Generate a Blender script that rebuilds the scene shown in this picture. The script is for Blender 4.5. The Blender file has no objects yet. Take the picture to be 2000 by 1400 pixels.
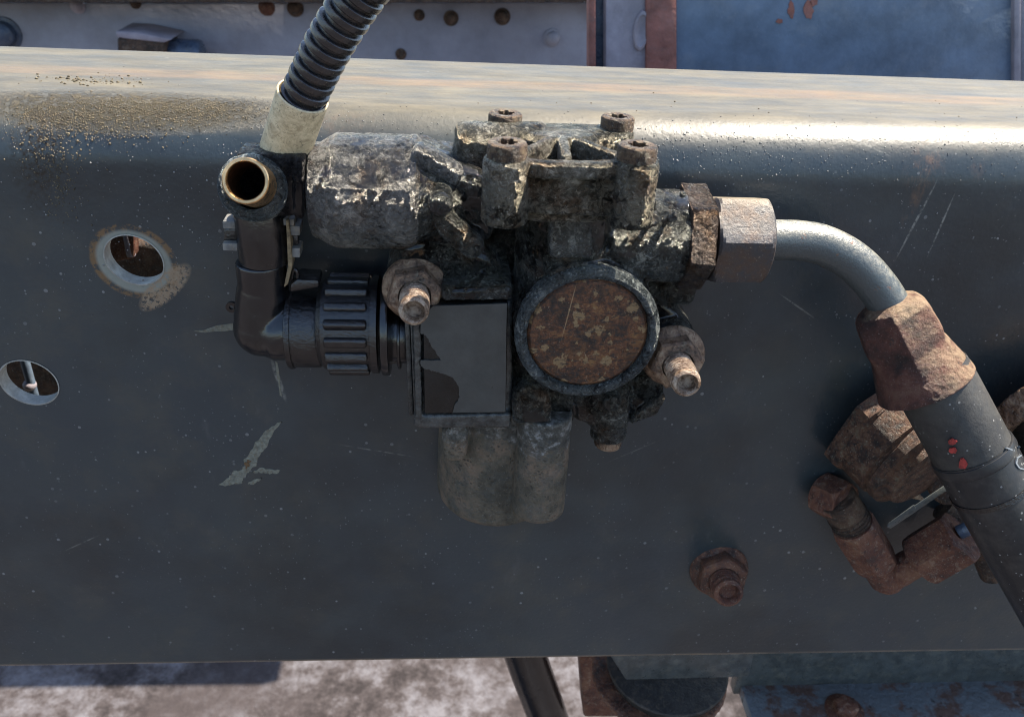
import bpy, bmesh, math, random
from mathutils import Vector, Matrix, noise as mnoise
random.seed(7)
PI = math.pi
S = 0.0002                      # one modelling unit u = 0.2 mm

# ------------------------------------------------------------------ camera, light, exposure
FPX, L0 = 1700.0, 1700.0
Yc = Vector((-115, 1000, -1700)).normalized()
Xc = Vector((24200, -266, -1700)); Xc = (Xc - Yc * Xc.dot(Yc)).normalized()
Zc = Xc.cross(Yc)
RW = Matrix((Xc, Yc, Zc))       # camera -> world rotation
CAM = RW @ Vector((0, 0, L0))
scene = bpy.context.scene
COL = scene.collection
cd = bpy.data.cameras.new('camera'); cam = bpy.data.objects.new('camera', cd); COL.objects.link(cam)
cam.matrix_world = Matrix.Translation(CAM * S) @ RW.to_4x4()
cd.sensor_width = 36; cd.lens = FPX / 2000 * 36; cd.clip_start = 0.01; cd.clip_end = 200
cd.dof.use_dof = True; cd.dof.focus_distance = 1500 * S; cd.dof.aperture_fstop = 24
scene.camera = cam
SUN = Vector((0.50, 0.20, 1.0)).normalized()       # towards the sun
w = bpy.data.worlds.new('World'); scene.world = w; w.use_nodes = True
nt = w.node_tree; bg = nt.nodes['Background']
sk = nt.nodes.new('ShaderNodeTexSky'); sk.sky_type = 'NISHITA'; sk.sun_disc = False
sk.sun_elevation = math.asin(SUN.z); sk.sun_rotation = math.atan2(SUN.x, SUN.y)
nt.links.new(sk.outputs[0], bg.inputs[0]); bg.inputs[1].default_value = 0.10
sl = bpy.data.lights.new('sun', 'SUN'); sl.energy = 5.0; sl.angle = math.radians(0.5); sl.color = (1, 0.90, 0.76)
so = bpy.data.objects.new('sun', sl); COL.objects.link(so); so.rotation_euler = SUN.to_track_quat('Z', 'Y').to_euler()
so.location = (0, 0, 2)
scene.view_settings.view_transform = 'Standard'; scene.view_settings.look = 'None'
scene.view_settings.exposure = 1.55
scene.cycles.filter_width = 0.95; scene.view_settings.gamma = 1

# ------------------------------------------------------------------ placing helpers (all lengths in u)
def P(px, py, h=0.0):
    d = RW @ Vector((px - 1000, 700 - py, -FPX))
    t = (-h - CAM.y) / d.y
    return CAM + d * t
def U(px, py, h=0.0):           # u per photo pixel at that spot
    d = P(px, py, h) - CAM
    return (-(RW.transposed() @ d).z) / FPX

def tag(o, label=None, cat=None, group=None, kind=None):
    if label: o['label'] = label
    if cat: o['category'] = cat
    if group: o['group'] = group
    if kind: o['kind'] = kind
    return o
def thing(name, loc, label, cat, group=None):
    o = bpy.data.objects.new(name, None); COL.objects.link(o); o.empty_display_size = 0.01
    o.location = Vector(loc) * S
    return tag(o, label, cat, group)

def basis(ax, ph=0.0, ref=None):
    ax = ax.normalized()
    r = ref or (Vector((0, 0, 1)) if abs(ax.z) < 0.9 else Vector((0, -1, 0)))
    a = (r - ax * r.dot(ax)).normalized(); b = ax.cross(a)
    return a * math.cos(ph) + b * math.sin(ph), b * math.cos(ph) - a * math.sin(ph), ax

class MB:
    def __init__(s): s.bm = bmesh.new()
    def _in(s, t, bev=0, seg=2, ang=25):
        bmesh.ops.recalc_face_normals(t, faces=t.faces)
        if bev:
            es = [e for e in t.edges if len(e.link_faces) == 2 and e.calc_face_angle(0) > math.radians(ang)]
            bmesh.ops.bevel(t, geom=es, offset=bev, segments=seg, profile=0.5, affect='EDGES', clamp_overlap=True)
        m = bpy.data.meshes.new('t'); t.to_mesh(m); t.free(); s.bm.from_mesh(m); bpy.data.meshes.remove(m)
        return s
    def lathe(s, p0, ax, prof, seg=40, ph=0.0, bev=0, sq=(1, 1), ref=None, closed=False, caps=True):
        t = bmesh.new(); a, b, c = basis(Vector(ax), ph, ref); rings = []
        for d, r in prof:
            q = p0 + c * d
            if r < 1e-4: rings.append([t.verts.new(q)])
            else: rings.append([t.verts.new(q + (a * math.cos(2*PI*i/seg) * sq[0] + b * math.sin(2*PI*i/seg) * sq[1]) * r) for i in range(seg)])
        if closed: rings.append(rings[0])
        for r0, r1 in zip(rings, rings[1:]):
            for i in range(seg):
                j = (i + 1) % seg
                f = [r0[i % len(r0)], r0[j % len(r0)], r1[j % len(r1)], r1[i % len(r1)]]
                f = list(dict.fromkeys(f))
                if len(f) > 2: t.faces.new(f)
        if not closed and caps:
            if len(rings[0]) > 1: t.faces.new(rings[0][::-1])
            if len(rings[-1]) > 1: t.faces.new(rings[-1])
        return s._in(t, bev)
    def cyl(s, p0, p1, r0, r1=None, b=4, seg=40, ph=0.0, bev=0, sq=(1, 1)):
        r1 = r0 if r1 is None else r1; d = (p1 - p0).length
        if seg <= 8: return s.lathe(p0, p1 - p0, [(0, r0), (d, r1)], seg, ph, bev or b, sq)
        return s.lathe(p0, p1 - p0, [(0, r0 - b), (b * .3, r0 - b * .3), (b, r0), (d - b, r1), (d - b * .3, r1 - b * .3), (d, r1 - b)], seg, ph, bev, sq)
    def cylz(s, px, y0, y1, h, rpx, b=6, r2=None, **k):
        p0 = P(px, y0, h); p1 = P(px, y1, h); x = (p0.x + p1.x) / 2; p0.x = p1.x = x; u = U(px, y0, h)
        return s.cyl(p0, p1, rpx * u, (r2 or rpx) * u, b, **k)
    def cylx(s, x0, x1, py, h, rpx, b=6, r2=None, **k):
        m = P((x0 + x1) / 2, py, h); u = U((x0 + x1) / 2, py, h)
        p0 = P(x0, py, h + .75*rpx*u); p1 = P(x1, py, h + .75*rpx*u); p0.z = p1.z = m.z; p0.y = p1.y = m.y
        return s.cyl(p0, p1, rpx * u, (r2 or rpx) * u, b, **k)
    def cyly(s, px, py, h0, h1, rpx, b=6, r2=None, **k):   # h1 = front
        p1 = P(px, py, h1); p0 = p1.copy(); p0.y = -h0; u = U(px, py, h1)
        return s.cyl(p0, p1, (r2 or rpx) * u, rpx * u, b, **k)
    def ext(s, pts, h0, h1, bev=4, seg=2, taper=1.0):
        q = [P(x, y, h1) for x, y in pts]; c = sum(q, Vector()) / len(q)
        t = bmesh.new(); f = [t.verts.new(v) for v in q]
        g = [t.verts.new(Vector((c.x + (v.x - c.x) * taper, -h0, c.z + (v.z - c.z) * taper))) for v in q]
        t.faces.new(f); t.faces.new(g[::-1]); n = len(q)
        for i in range(n): t.faces.new([f[i], g[i], g[(i + 1) % n], f[(i + 1) % n]])
        return s._in(t, bev, seg)
    def box(s, c, size, bev=3, rot=None, seg=2):
        t = bmesh.new(); bmesh.ops.create_cube(t, size=1)
        M = Matrix.Translation(c) @ (rot.to_4x4() if rot else Matrix.Identity(4)) @ Matrix.Diagonal((*size, 1))
        bmesh.ops.transform(t, matrix=M, verts=t.verts)
        return s._in(t, bev, seg)
    def bar(s, p0, p1, wd, th, bev=3, up=Vector((0, 0, 1))):
        a = (p1 - p0); n = a.length; a.normalize(); b = a.cross(up).normalized(); c = b.cross(a)
        R = Matrix((a, b, c)).transposed()
        return s.box((p0 + p1) / 2, (n, wd, th), bev, R)
    def ball(s, c, r, sc=(1, 1, 1), sub=3):
        t = bmesh.new(); bmesh.ops.create_icosphere(t, subdivisions=sub, radius=1)
        bmesh.ops.transform(t, matrix=Matrix.Translation(c) @ Matrix.Diagonal((r*sc[0], r*sc[1], r*sc[2], 1)), verts=t.verts)
        return s._in(t)
    def tube(s, pts, rad, seg=32, n=8, cap=True, hollow=0):
        pts = spline(pts, n); t = bmesh.new(); rings = []
        N = len(pts); prev = None
        for i, p in enumerate(pts):
            tg = (pts[min(i + 1, N - 1)] - pts[max(i - 1, 0)]).normalized()
            if prev is None: a = (Vector((0, -1, 0.3)) - tg * Vector((0, -1, .3)).dot(tg)).normalized()
            else: a = (prev - tg * prev.dot(tg)).normalized()
            prev = a; b = tg.cross(a)
            r = rad(i / (N - 1)) if callable(rad) else rad
            rings.append([t.verts.new(p + (a * math.cos(2*PI*k/seg) + b * math.sin(2*PI*k/seg)) * r) for k in range(seg)])
        for r0, r1 in zip(rings, rings[1:]):
            for i in range(seg): t.faces.new([r0[i], r0[(i+1) % seg], r1[(i+1) % seg], r1[i]])
        if cap: t.faces.new(rings[0][::-1]); t.faces.new(rings[-1])
        return s._in(t)
    def build(s, name, mat, parent=None, smooth=True, ang=35, label=None):
        me = bpy.data.meshes.new(name)
        org = (parent.matrix_basis.translation / S) if parent else Vector()
        pp = parent.parent if parent else None
        while pp: org += pp.matrix_basis.translation / S; pp = pp.parent
        s.bm.transform(Matrix.Scale(S, 4) @ Matrix.Translation(-org))
        s.bm.to_mesh(me); s.bm.free()
        if smooth:
            me.shade_smooth(); me.set_sharp_from_angle(angle=math.radians(ang))
        me.materials.append(mat)
        o = bpy.data.objects.new(name, me); COL.objects.link(o)
        if parent: o.parent = parent
        if label: o['label'] = label
        return o

def spline(pts, n=8):
    if len(pts) < 3 or n <= 1: return [Vector(p) for p in pts]
    out = []; Q = [pts[0] * 2 - pts[1]] + list(pts) + [pts[-1] * 2 - pts[-2]]
    for i in range(1, len(Q) - 2):
        a, b, c, d = Q[i-1:i+3]
        for k in range(n):
            t = k / n
            out.append(0.5 * ((2*b) + (c - a)*t + (2*a - 5*b + 4*c - d)*t*t + (3*b - a - 3*c + d)*t**3))
    out.append(Vector(pts[-1])); return out

_tex = {}
def tex(kind, sc):
    k = (kind, sc)
    if k not in _tex:
        t = bpy.data.textures.new('relief', kind); t.noise_scale = sc * S
        if kind == 'CLOUDS': t.noise_depth = 3
        _tex[k] = t
    return _tex[k]
def bake(o, keep_smooth=True):
    dg = bpy.context.evaluated_depsgraph_get(); dg.update()
    me = bpy.data.meshes.new_from_object(o.evaluated_get(dg)); old = o.data
    o.modifiers.clear(); o.data = me; bpy.data.meshes.remove(old); me.name = o.name
    if keep_smooth: me.shade_smooth()
    return o
def cast(o, vox=2.6, sm=3, disp=((5, 26, 'CLOUDS'), (2.4, 7, 'CLOUDS'))):
    m = o.modifiers.new('r', 'REMESH'); m.mode = 'VOXEL'; m.voxel_size = vox * S; m.use_smooth_shade = True
    m = o.modifiers.new('s', 'SMOOTH'); m.factor = 0.6; m.iterations = sm
    for st, sc, kind in disp:
        m = o.modifiers.new('d', 'DISPLACE'); m.texture = tex(kind, sc); m.strength = st * S; m.mid_level = 0.5
        m.texture_coords = 'LOCAL'
    return bake(o)

# ------------------------------------------------------------------ materials
class NT:
    def __init__(s, name):
        s.m = bpy.data.materials.new(name); s.m.use_nodes = True; s.t = s.m.node_tree
        s.b = s.t.nodes['Principled BSDF']; s.l = s.t.links.new
        tc = s.t.nodes.new('ShaderNodeTexCoord'); mp = s.t.nodes.new('ShaderNodeMapping')
        mp.inputs['Scale'].default_value = (1/S,) * 3; s.l(tc.outputs['Object'], mp.inputs['Vector'])
        s.v = mp.outputs[0]; s.seed = 0
    def put(s, sock, val):
        if isinstance(val, (int, float)): sock.default_value = val
        elif isinstance(val, (tuple, list)): sock.default_value = tuple(val) + ((1,) if len(val) == 3 and sock.type == 'RGBA' else ())
        else: s.l(val, sock)
    def mapv(s, sc=(1, 1, 1), loc=(0, 0, 0), rot=(0, 0, 0)):
        n = s.t.nodes.new('ShaderNodeMapping'); n.inputs['Scale'].default_value = sc; n.inputs['Location'].default_value = loc
        n.inputs['Rotation'].default_value = rot; s.l(s.v, n.inputs[0]); return n.outputs[0]
    def noise(s, size, detail=6, rough=0.6, v=None, off=None, dist=0.0, out=0):
        n = s.t.nodes.new('ShaderNodeTexNoise'); s.seed += 1.7
        a = s.t.nodes.new('ShaderNodeVectorMath'); a.operation = 'ADD'; a.inputs[1].default_value = (s.seed * 631.7, s.seed * 217.3, s.seed * -411.9); s.l(v or s.v, a.inputs[0])
        n.inputs['Scale'].default_value = 1 / size; n.inputs['Detail'].default_value = detail; n.inputs['Roughness'].default_value = rough
        n.inputs['Distortion'].default_value = dist
        s.l(a.outputs[0], n.inputs['Vector']); return n.outputs[out]
    def vor(s, size, feat='F1', v=None, out='Distance', rnd=1.0):
        n = s.t.nodes.new('ShaderNodeTexVoronoi'); n.feature = feat; n.inputs['Scale'].default_value = 1 / size
        n.inputs['Randomness'].default_value = rnd; s.l(v or s.v, n.inputs['Vector']); return n.outputs[out]
    def ramp(s, f, st, ease=False):
        n = s.t.nodes.new('ShaderNodeValToRGB'); e = n.color_ramp.elements
        if ease: n.color_ramp.interpolation = 'EASE'
        while len(e) < len(st): e.new(0.5)
        for k, (p, c) in enumerate(st):
            e[k].position = p; e[k].color = (c, c, c, 1) if isinstance(c, (int, float)) else (*c, 1)
        s.l(f, n.inputs[0]); return n.outputs[0]
    def th(s, f, a, b): return s.ramp(f, [(a, 0.0), (b, 1.0)])
    def mix(s, f, a, b, mode='MIX'):
        n = s.t.nodes.new('ShaderNodeMix'); n.data_type = 'RGBA'; n.blend_type = mode
        s.put(n.inputs[0], f); s.put(n.inputs[6], a); s.put(n.inputs[7], b); return n.outputs[2]
    def math(s, op, a, b=0.0, c=None, clamp=False):
        n = s.t.nodes.new('ShaderNodeMath'); n.operation = op; n.use_clamp = clamp; s.put(n.inputs[0], a); s.put(n.inputs[1], b)
        if c is not None: s.put(n.inputs[2], c)
        return n.outputs[0]
    def mul(s, a, b): return s.math('MULTIPLY', a, b)
    def xyz(s, v=None):
        n = s.t.nodes.new('ShaderNodeSeparateXYZ'); s.l(v or s.v, n.inputs[0]); return n.outputs
    def nrm(s):
        n = s.t.nodes.new('ShaderNodeTexCoord'); return s.xyz(n.outputs['Normal'])
    def blob(s, c, rx, ry, rz, rot=0.0, edge=0.25):    # soft ellipsoid mask round a place on the thing, rotated about Y
        n = s.t.nodes.new('ShaderNodeMapping'); n.vector_type = 'TEXTURE'
        n.inputs['Location'].default_value = c; n.inputs['Rotation'].default_value = (0, rot, 0)
        n.inputs['Scale'].default_value = (rx, ry, rz); s.l(s.v, n.inputs[0])
        d = s.t.nodes.new('ShaderNodeVectorMath'); d.operation = 'LENGTH'; s.l(n.outputs[0], d.inputs[0])
        m = s.t.nodes.new('ShaderNodeMapRange'); s.l(d.outputs['Value'], m.inputs[0])
        m.inputs[1].default_value = 1.0; m.inputs[2].default_value = edge; return m.outputs[0]
    def bump(s, h, dist, strength=1.0, prev=None):
        n = s.t.nodes.new('ShaderNodeBump'); n.inputs['Strength'].default_value = strength
        n.inputs['Distance'].default_value = dist * S; s.l(h, n.inputs['Height'])
        if prev is not None: s.l(prev, n.inputs['Normal'])
        return n.outputs[0]
    def done(s, col=None, rough=None, met=None, nrm=None, spec=None, coat=None, coatr=None):
        for k, v in (('Base Color', col), ('Roughness', rough), ('Metallic', met), ('Normal', nrm), ('Specular IOR Level', spec), ('Coat Weight', coat), ('Coat Roughness', coatr)):
            if v is not None: s.put(s.b.inputs[k], v)
        return s.m

def m_grime(name, lo, mid, hi, brown=0.5, oil=0.5, rel=1.0, tint=(.12, .065, .028)):
    n = NT(name)
    a = n.noise(80, 8, .6); fine = n.noise(13, 10, .78, dist=.9); mid_ = n.noise(30, 8, .68, dist=.5)
    f = n.math('ADD', n.mul(a, .34), n.math('ADD', n.mul(fine, .40), n.mul(mid_, .26)))
    c = n.ramp(f, [(.425, lo), (.485, mid), (.535, mid), (.60, hi)])  # dark lows and pale highs painted along the relief, imitating shade and glints
    br = n.mul(n.th(n.noise(70, 8, .7), .62 - .16 * brown, .74 - .16 * brown), .75)
    c = n.mix(br, c, n.mix(n.th(fine, .42, .58), tuple(x * .25 for x in tint), tint))
    om = n.th(n.noise(85, 9, .66, dist=.5), .66 - .2 * oil, .74 - .2 * oil)
    c = n.mix(n.mul(om, .85), c, (.007, .007, .008))
    fleck = n.th(n.noise(4.5, 4, .65), .60, .66)  # pale dirt flecks, also painted in place of small glints
    c = n.mix(n.mul(fleck, n.ramp(om, [(0, .5), (1, .3)])), c, tuple(min(1, x * 1.6) for x in hi))
    rg = n.mix(om, n.ramp(fine, [(.42, .14), (.58, .42)]), n.ramp(n.noise(12, 4), [(.3, .06), (.7, .16)]))
    h = n.math('ADD', n.mul(fine, 1.0), n.mul(n.vor(7), .25))
    nb = n.bump(h, 26 * rel, 1.0)
    return n.done(c, rg, n.ramp(n.noise(60, 7, .65), [(.38, .15), (.55, .85)]), nb, .6, n.mul(om, .8), .04)
def m_rust(name, cols, rel=1.0, rough=.78, pale=.3, paleC=(.42, .33, .24), big=40):
    n = NT(name); fine = n.noise(10, 10, .76, dist=.6)
    f = n.math('ADD', n.mul(n.noise(big, 8, .66), .55), n.mul(fine, .45))
    c = n.ramp(f, [(.41, cols[0]), (.48, cols[1]), (.54, cols[2]), (.62, cols[3])])  # ramp follows the bump's noise, so relief shading is painted into the rust
    c = n.mix(n.mul(n.th(n.noise(16, 9, .74), .55, .62), pale), c, paleC)
    c = n.mix(n.mul(n.th(n.noise(24, 8, .7), .60, .66), .7), c, tuple(x * .35 for x in cols[0]))
    c = n.mix(n.mul(n.th(n.noise(3.2, 2, .5), .64, .70), .45), c, (.42, .38, .29))
    return n.done(c, n.ramp(fine, [(.42, rough - .42), (.58, rough)]), .1, n.bump(n.math('ADD', fine, n.mul(n.noise(3, 3, .6), .2)), 12 * rel, 1.0), .55)
def m_plain(name, col, rough=.4, met=0.0, var=.3, size=30, rel=.6, fine=4, dust=0.0, dustC=(.30, .26, .21), spec=.5, scr=0.0):
    n = NT(name); f = n.noise(size, 7, .65)
    c = n.mix(n.th(f, .35, .65), tuple(x * (1 - var) for x in col), tuple(min(1, x * (1 + var)) for x in col))
    if dust:
        c = n.mix(n.mul(n.th(n.noise(size * .7, 9, .75), .50, .72), dust), c, dustC)
        c = n.mix(n.mul(n.th(n.noise(2.2, 2), .68, .73), min(1, dust * 1.5)), c, tuple(x * 1.4 for x in dustC))
    rg = n.ramp(n.noise(size * .5, 6), [(.3, max(.05, rough - .1)), (.7, min(1, rough + .13))])
    h = n.math('ADD', n.noise(fine, 6, .6), n.mul(n.noise(size * .6, 4), .5))
    return n.done(c, rg, met, n.bump(h, rel, .8), spec)

# rail -------------------------------------------------------------
RB = 100.0                                      # outside radius of the upper bend
FLD = 460.0                                     # flange depth
ZTOP = P(1000, 124, -FLD).z
ZBOT = P(1000, 1284, -8).z
def prof(t):                                    # point and normal on the outer skin of the rail, t = 0 where the bend begins
    zc = ZTOP - RB
    if t < 0: return Vector((0, 0, zc + t)), Vector((0, -1, 0))
    a = t / RB
    if a < PI / 2: return Vector((0, RB - RB * math.cos(a), zc + RB * math.sin(a))), Vector((0, -math.cos(a), math.sin(a)))
    return Vector((0, RB + t - RB * PI / 2, ZTOP)), Vector((0, 0, 1))

def m_rail():
    n = NT('rail_paint'); x, y, z = n.xyz(); nx, ny, nz = n.nrm()
    big = n.noise(260, 5, .55)
    c = n.mix(n.th(big, .35, .7), (.026, .038, .046), (.035, .047, .050))
    # olive film left over by dried road film
    c = n.mix(n.mul(n.th(n.noise(150, 7, .7), .50, .75), .55), c, (.072, .068, .052))
    c = n.mix(n.mul(n.th(n.noise(40, 8, .7, v=n.mapv((1, 1, .35))), .60, .80), .35), c, (.10, .105, .11))
    # darker tone, at random and in broad patches
    c = n.mix(n.mul(n.th(n.noise(520, 5, .6), .46, .60), .6), c, (.011, .016, .019))
    for (px, py, rx, rz) in ((200, 360, 330, 90), (640, 500, 200, 120), (1420, 640, 260, 150), (1900, 520, 240, 160)):
        a = P(px, py, 0); c = n.mix(n.mul(n.blob((a.x, 0, a.z), rx, 90, rz, 0, .1), n.ramp(n.noise(90, 8, .7), [(.35, .15), (.62, .75)])), c, (.010, .014, .017))
    # specks of dust and dried drops
    vn = n.t.nodes.new('ShaderNodeTexVoronoi'); vn.inputs['Scale'].default_value = 1 / 17.0; n.l(n.v, vn.inputs[0])
    sp = n.t.nodes.new('ShaderNodeSeparateColor'); n.l(vn.outputs['Color'], sp.inputs[0])
    spot = n.mul(n.math('LESS_THAN', vn.outputs['Distance'], n.mul(n.math('POWER', sp.outputs[0], 5.0), .22)), n.th(n.noise(120, 4), .36, .62))
    c = n.mix(n.mul(spot, .55), c, (.30, .31, .31))
    vn2 = n.t.nodes.new('ShaderNodeTexVoronoi'); vn2.inputs['Scale'].default_value = 1 / 6.0; n.l(n.v, vn2.inputs[0])
    sp2 = n.t.nodes.new('ShaderNodeSeparateColor'); n.l(vn2.outputs['Color'], sp2.inputs[0])
    spot2 = n.mul(n.math('LESS_THAN', vn2.outputs['Distance'], n.mul(n.math('POWER', sp2.outputs[0], 7.0), .3)), n.th(n.noise(200, 5), .42, .60))
    c = n.mix(n.mul(spot2, .4), c, (.26, .27, .27))
    # dust lying on the upper flange
    up = n.th(nz, .55, .98)
    dn = n.ramp(n.noise(60, 9, .7, v=n.mapv((.3, 1, 1))), [(.3, .45), (.65, 1.0)])
    dc = n.mix(n.th(n.noise(35, 8, .7, v=n.mapv((.25, 1, 1))), .35, .65), (.088, .077, .052), (.160, .138, .092))
    c = n.mix(n.mul(n.mul(up, dn), .93), c, dc)
    # worn rusty line along the flange
    ln = n.math('ADD', y, n.mul(n.math('SUBTRACT', n.noise(90, 5, .6, v=n.mapv((.25, 1, 1))), .5), 60))
    band = n.math('SUBTRACT', 1.0, n.math('DIVIDE', n.math('ABSOLUTE', n.math('SUBTRACT', ln, 262)), 44), clamp=True)
    band = n.mul(n.th(band, .05, .45), n.mul(n.th(nz, .8, .95), n.ramp(n.noise(170, 8, .72, v=n.mapv((.35, 1, 1))), [(.40, .10), (.60, 1.0)])))
    c = n.mix(n.mul(band, .5), c, n.mix(n.noise(20, 6), (.25, .14, .055), (.19, .13, .07)))
    # sandy dirt on the bend at the left, and the streak it left on the web
    g = P(215, 190, 10); q = P(90, 190, 0); d2 = P(70, 285, 0)
    gm = n.mul(n.blob((g.x, 45, g.z - 10), 330, 95, 66, 0, .6), n.th(n.noise(14, 9, .78), .44, .54))
    c = n.mix(n.mul(gm, .65), c, n.mix(n.noise(4, 4), (.15, .125, .078), (.045, .036, .024)))
    st = n.mul(n.blob((d2.x, 0, d2.z), 58, 80, 150, .12), n.th(n.noise(9, 9, .75), .46, .60))
    c = n.mix(n.mul(st, .9), c, (.045, .030, .018))
    # rust bloom at the right
    for (px, py, rx, rz, ro, k) in ((1810, 330, 42, 60, .3, .6), (1925, 300, 22, 60, 0, .5), (1790, 385, 14, 70, .2, .5), (650, 250, 120, 22, 0, .3)):
        a = P(px, py, 0)
        rm = n.mul(n.blob((a.x, 0, a.z), rx, 90, rz, ro), n.th(n.noise(18, 9, .75, v=n.mapv((1, 1, .4))), .48, .60))
        c = n.mix(n.mul(rm, k), c, (.15, .085, .05))
    # pale scratches
    for (px, py, rx, rz, ro, k) in ((1790, 430, 3, 90, .22, .5), (1838, 440, 2.5, 70, .12, .5), (1700, 290, 60, 2.5, .35, .35), (545, 745, 6, 55, -.2, .4),
                                    (1560, 600, 2.2, 60, -1.0, .3), (735, 880, 90, 2, .2, .25), (1240, 880, 70, 1.6, -.5, .2), (160, 1060, 50, 2, -.5, .3)):
        a = P(px, py, 0)
        rm = n.mul(n.blob((a.x, 0, a.z), rx, 60, rz, ro, .5), n.th(n.noise(10, 7, .7), .40, .55))
        c = n.mix(n.mul(rm, k), c, (.34, .34, .30))
    # bare steel ring round the bolt hole
    a = P(262, 512, 0); r0 = n.blob((a.x, 0, a.z), 79, 92, 72, .5, .95); r1 = n.blob((a.x, 0, a.z), 69, 92, 62, .5, .9)
    c = n.mix(n.mul(r0, n.ramp(n.noise(16, 8, .75), [(.44, 0.0), (.52, 1.0)])), c, n.mix(n.noise(14, 6, .7), (.17, .08, .03), (.11, .09, .05)))
    c = n.mix(n.mul(r1, .9), c, n.mix(n.noise(9, 6, .7), (.17, .19, .16), (.26, .28, .25)))
    a2 = P(322, 562, 0); sc = n.mul(n.blob((a2.x, 0, a2.z), 70, 60, 24, -.75, .8), n.th(n.noise(9, 8, .75), .43, .50))
    c = n.mix(n.mul(sc, .9), c, n.mix(n.noise(8, 6, .75), (.30, .29, .22), (.22, .095, .03)))
    # narrow worn edge at the bottom, its tan brightened to look sunlit
    e = n.math('SUBTRACT', 1.0, n.math('DIVIDE', n.math('SUBTRACT', z, ZBOT), 17), clamp=True)
    c = n.mix(n.mul(e, n.ramp(n.noise(60, 6), [(.3, .4), (.6, 1.0)])), c, n.mix(n.noise(40, 6), (.55, .36, .20), (.36, .30, .22)))
    dirty = n.math('MAXIMUM', gm, n.math('MAXIMUM', n.mul(n.mul(up, dn), .55), st))
    rg = n.mix(dirty, n.ramp(n.noise(70, 7, .65), [(.3, .30), (.7, .46)]), (.60, .60, .60))
    pe = n.math('ADD', n.noise(9, 3, .5), n.mul(n.noise(3, 2, .5), .25))
    nb = n.bump(pe, 1.1, .55)
    nb = n.bump(n.math('ADD', n.mul(spot, 1.0), n.mul(spot2, .8)), 2.5, .7, nb)
    nb = n.bump(n.mul(gm, n.noise(5, 5, .7)), 6, .9, nb)
    return n.done(c, rg, .0, nb, n.math('SUBTRACT', .6, n.mul(dirty, .42)), n.math('SUBTRACT', .16, n.mul(dirty, .3), clamp=True), .15)

M = {}
M['rail'] = m_rail()
M['body'] = m_grime('oily_cast_alloy', (.012, .013, .013), (.10, .102, .09), (.38, .38, .33), .6, .85)
M['port'] = m_grime('sunlit_port_alloy', (.020, .020, .019), (.17, .165, .15), (.40, .38, .34), .65, .62, .6)  # paler copy of the body alloy, sunlight on the inlet put into colour
M['cover'] = m_grime('sunlit_cover_alloy', (.018, .018, .014), (.18, .163, .122), (.50, .47, .39), .75, .16)  # lightened alloy, sun on the cover's top surfaces put into its colour
M['oil'] = m_grime('oil_soaked_steel', (.010, .010, .012), (.024, .022, .022), (.09, .08, .07), .3, .9, 1.5)
M['ring'] = m_grime('painted_ring', (.018, .023, .026), (.10, .115, .115), (.42, .44, .41), .35, .25, .8)
M['adaptor'] = m_grime('greasy_brown_adaptor', (.022, .016, .013), (.075, .052, .038), (.20, .18, .15), .9, .3)
def m_lobe():
    n = NT('speckled_casing'); f = n.noise(60, 7, .65)
    c = n.ramp(f, [(.38, (.065, .058, .042)), (.50, (.125, .105, .075)), (.62, (.20, .145, .10))])
    pit = n.mul(n.math('SUBTRACT', 1.0, n.th(n.vor(7), .22, .42)), n.th(n.noise(20, 7, .7), .42, .58))
    c = n.mix(n.mul(pit, n.ramp(n.noise(45, 5), [(.35, .15), (.65, .85)])), c, (.028, .026, .022))
    c = n.mix(n.mul(n.th(n.noise(34, 8, .7), .50, .62), .55), c, (.075, .080, .072))
    c = n.mix(n.mul(n.th(n.noise(2.6, 3, .6), .62, .70), .5), c, (.30, .28, .24))
    z = n.xyz()[2]; top = P(1000, 880, 180).z - P(1080, 600, 0).z
    g = n.th(n.math('ADD', n.math('DIVIDE', n.math('SUBTRACT', z, top), 160), n.noise(32, 9, .72)), .50, .60)
    c = n.mix(n.mul(g, .75), c, n.ramp(n.noise(16, 9, .7), [(.40, (.035, .038, .036)), (.52, (.10, .10, .09)), (.62, (.30, .30, .29))]))
    return n.done(c, n.ramp(pit, [(0, .62), (1, .42)]), .1, n.bump(n.math('SUBTRACT', n.noise(10, 8, .7), n.mul(pit, .25)), 7, 1), .4)
M['lobe'] = m_lobe()
M['rust'] = m_rust('brown_rust', [(.030, .016, .012), (.10, .042, .025), (.17, .070, .038), (.25, .12, .06)], rel=.35, pale=.2)
M['rustred'] = m_rust('red_brown_rust', [(.055, .024, .018), (.115, .042, .026), (.165, .065, .036), (.24, .13, .075)], rel=.45, pale=.3, big=60)
M['rustdark'] = m_rust('dark_earthy_rust', [(.020, .014, .010), (.060, .036, .024), (.115, .062, .036), (.17, .12, .075)], pale=.4, paleC=(.26, .22, .17))
M['rustport'] = m_rust('dirt_caked_brown', [(.018, .012, .010), (.070, .035, .022), (.13, .062, .034), (.17, .13, .085)], rel=.6, pale=.5, paleC=(.16, .14, .10), big=30)
M['nut'] = m_rust('worn_brown_nut', [(.035, .022, .016), (.13, .078, .048), (.25, .155, .095), (.40, .30, .20)], pale=.3, rough=.6, paleC=(.34, .29, .20), big=34, rel=.35)  # browns lightened to make up for sunlight missing on the nuts
M['thread'] = m_rust('pale_brown_thread', [(.06, .036, .022), (.20, .13, .085), (.34, .25, .18), (.50, .41, .31)], .25, .5, .4, (.45, .38, .29), 25)  # stud colours raised too, standing in for missing sun
M['screw'] = m_rust('brown_screw', [(.030, .018, .011), (.080, .045, .022), (.145, .090, .045), (.26, .20, .12)], .8, .6, .55, (.33, .29, .20), 24)
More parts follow.
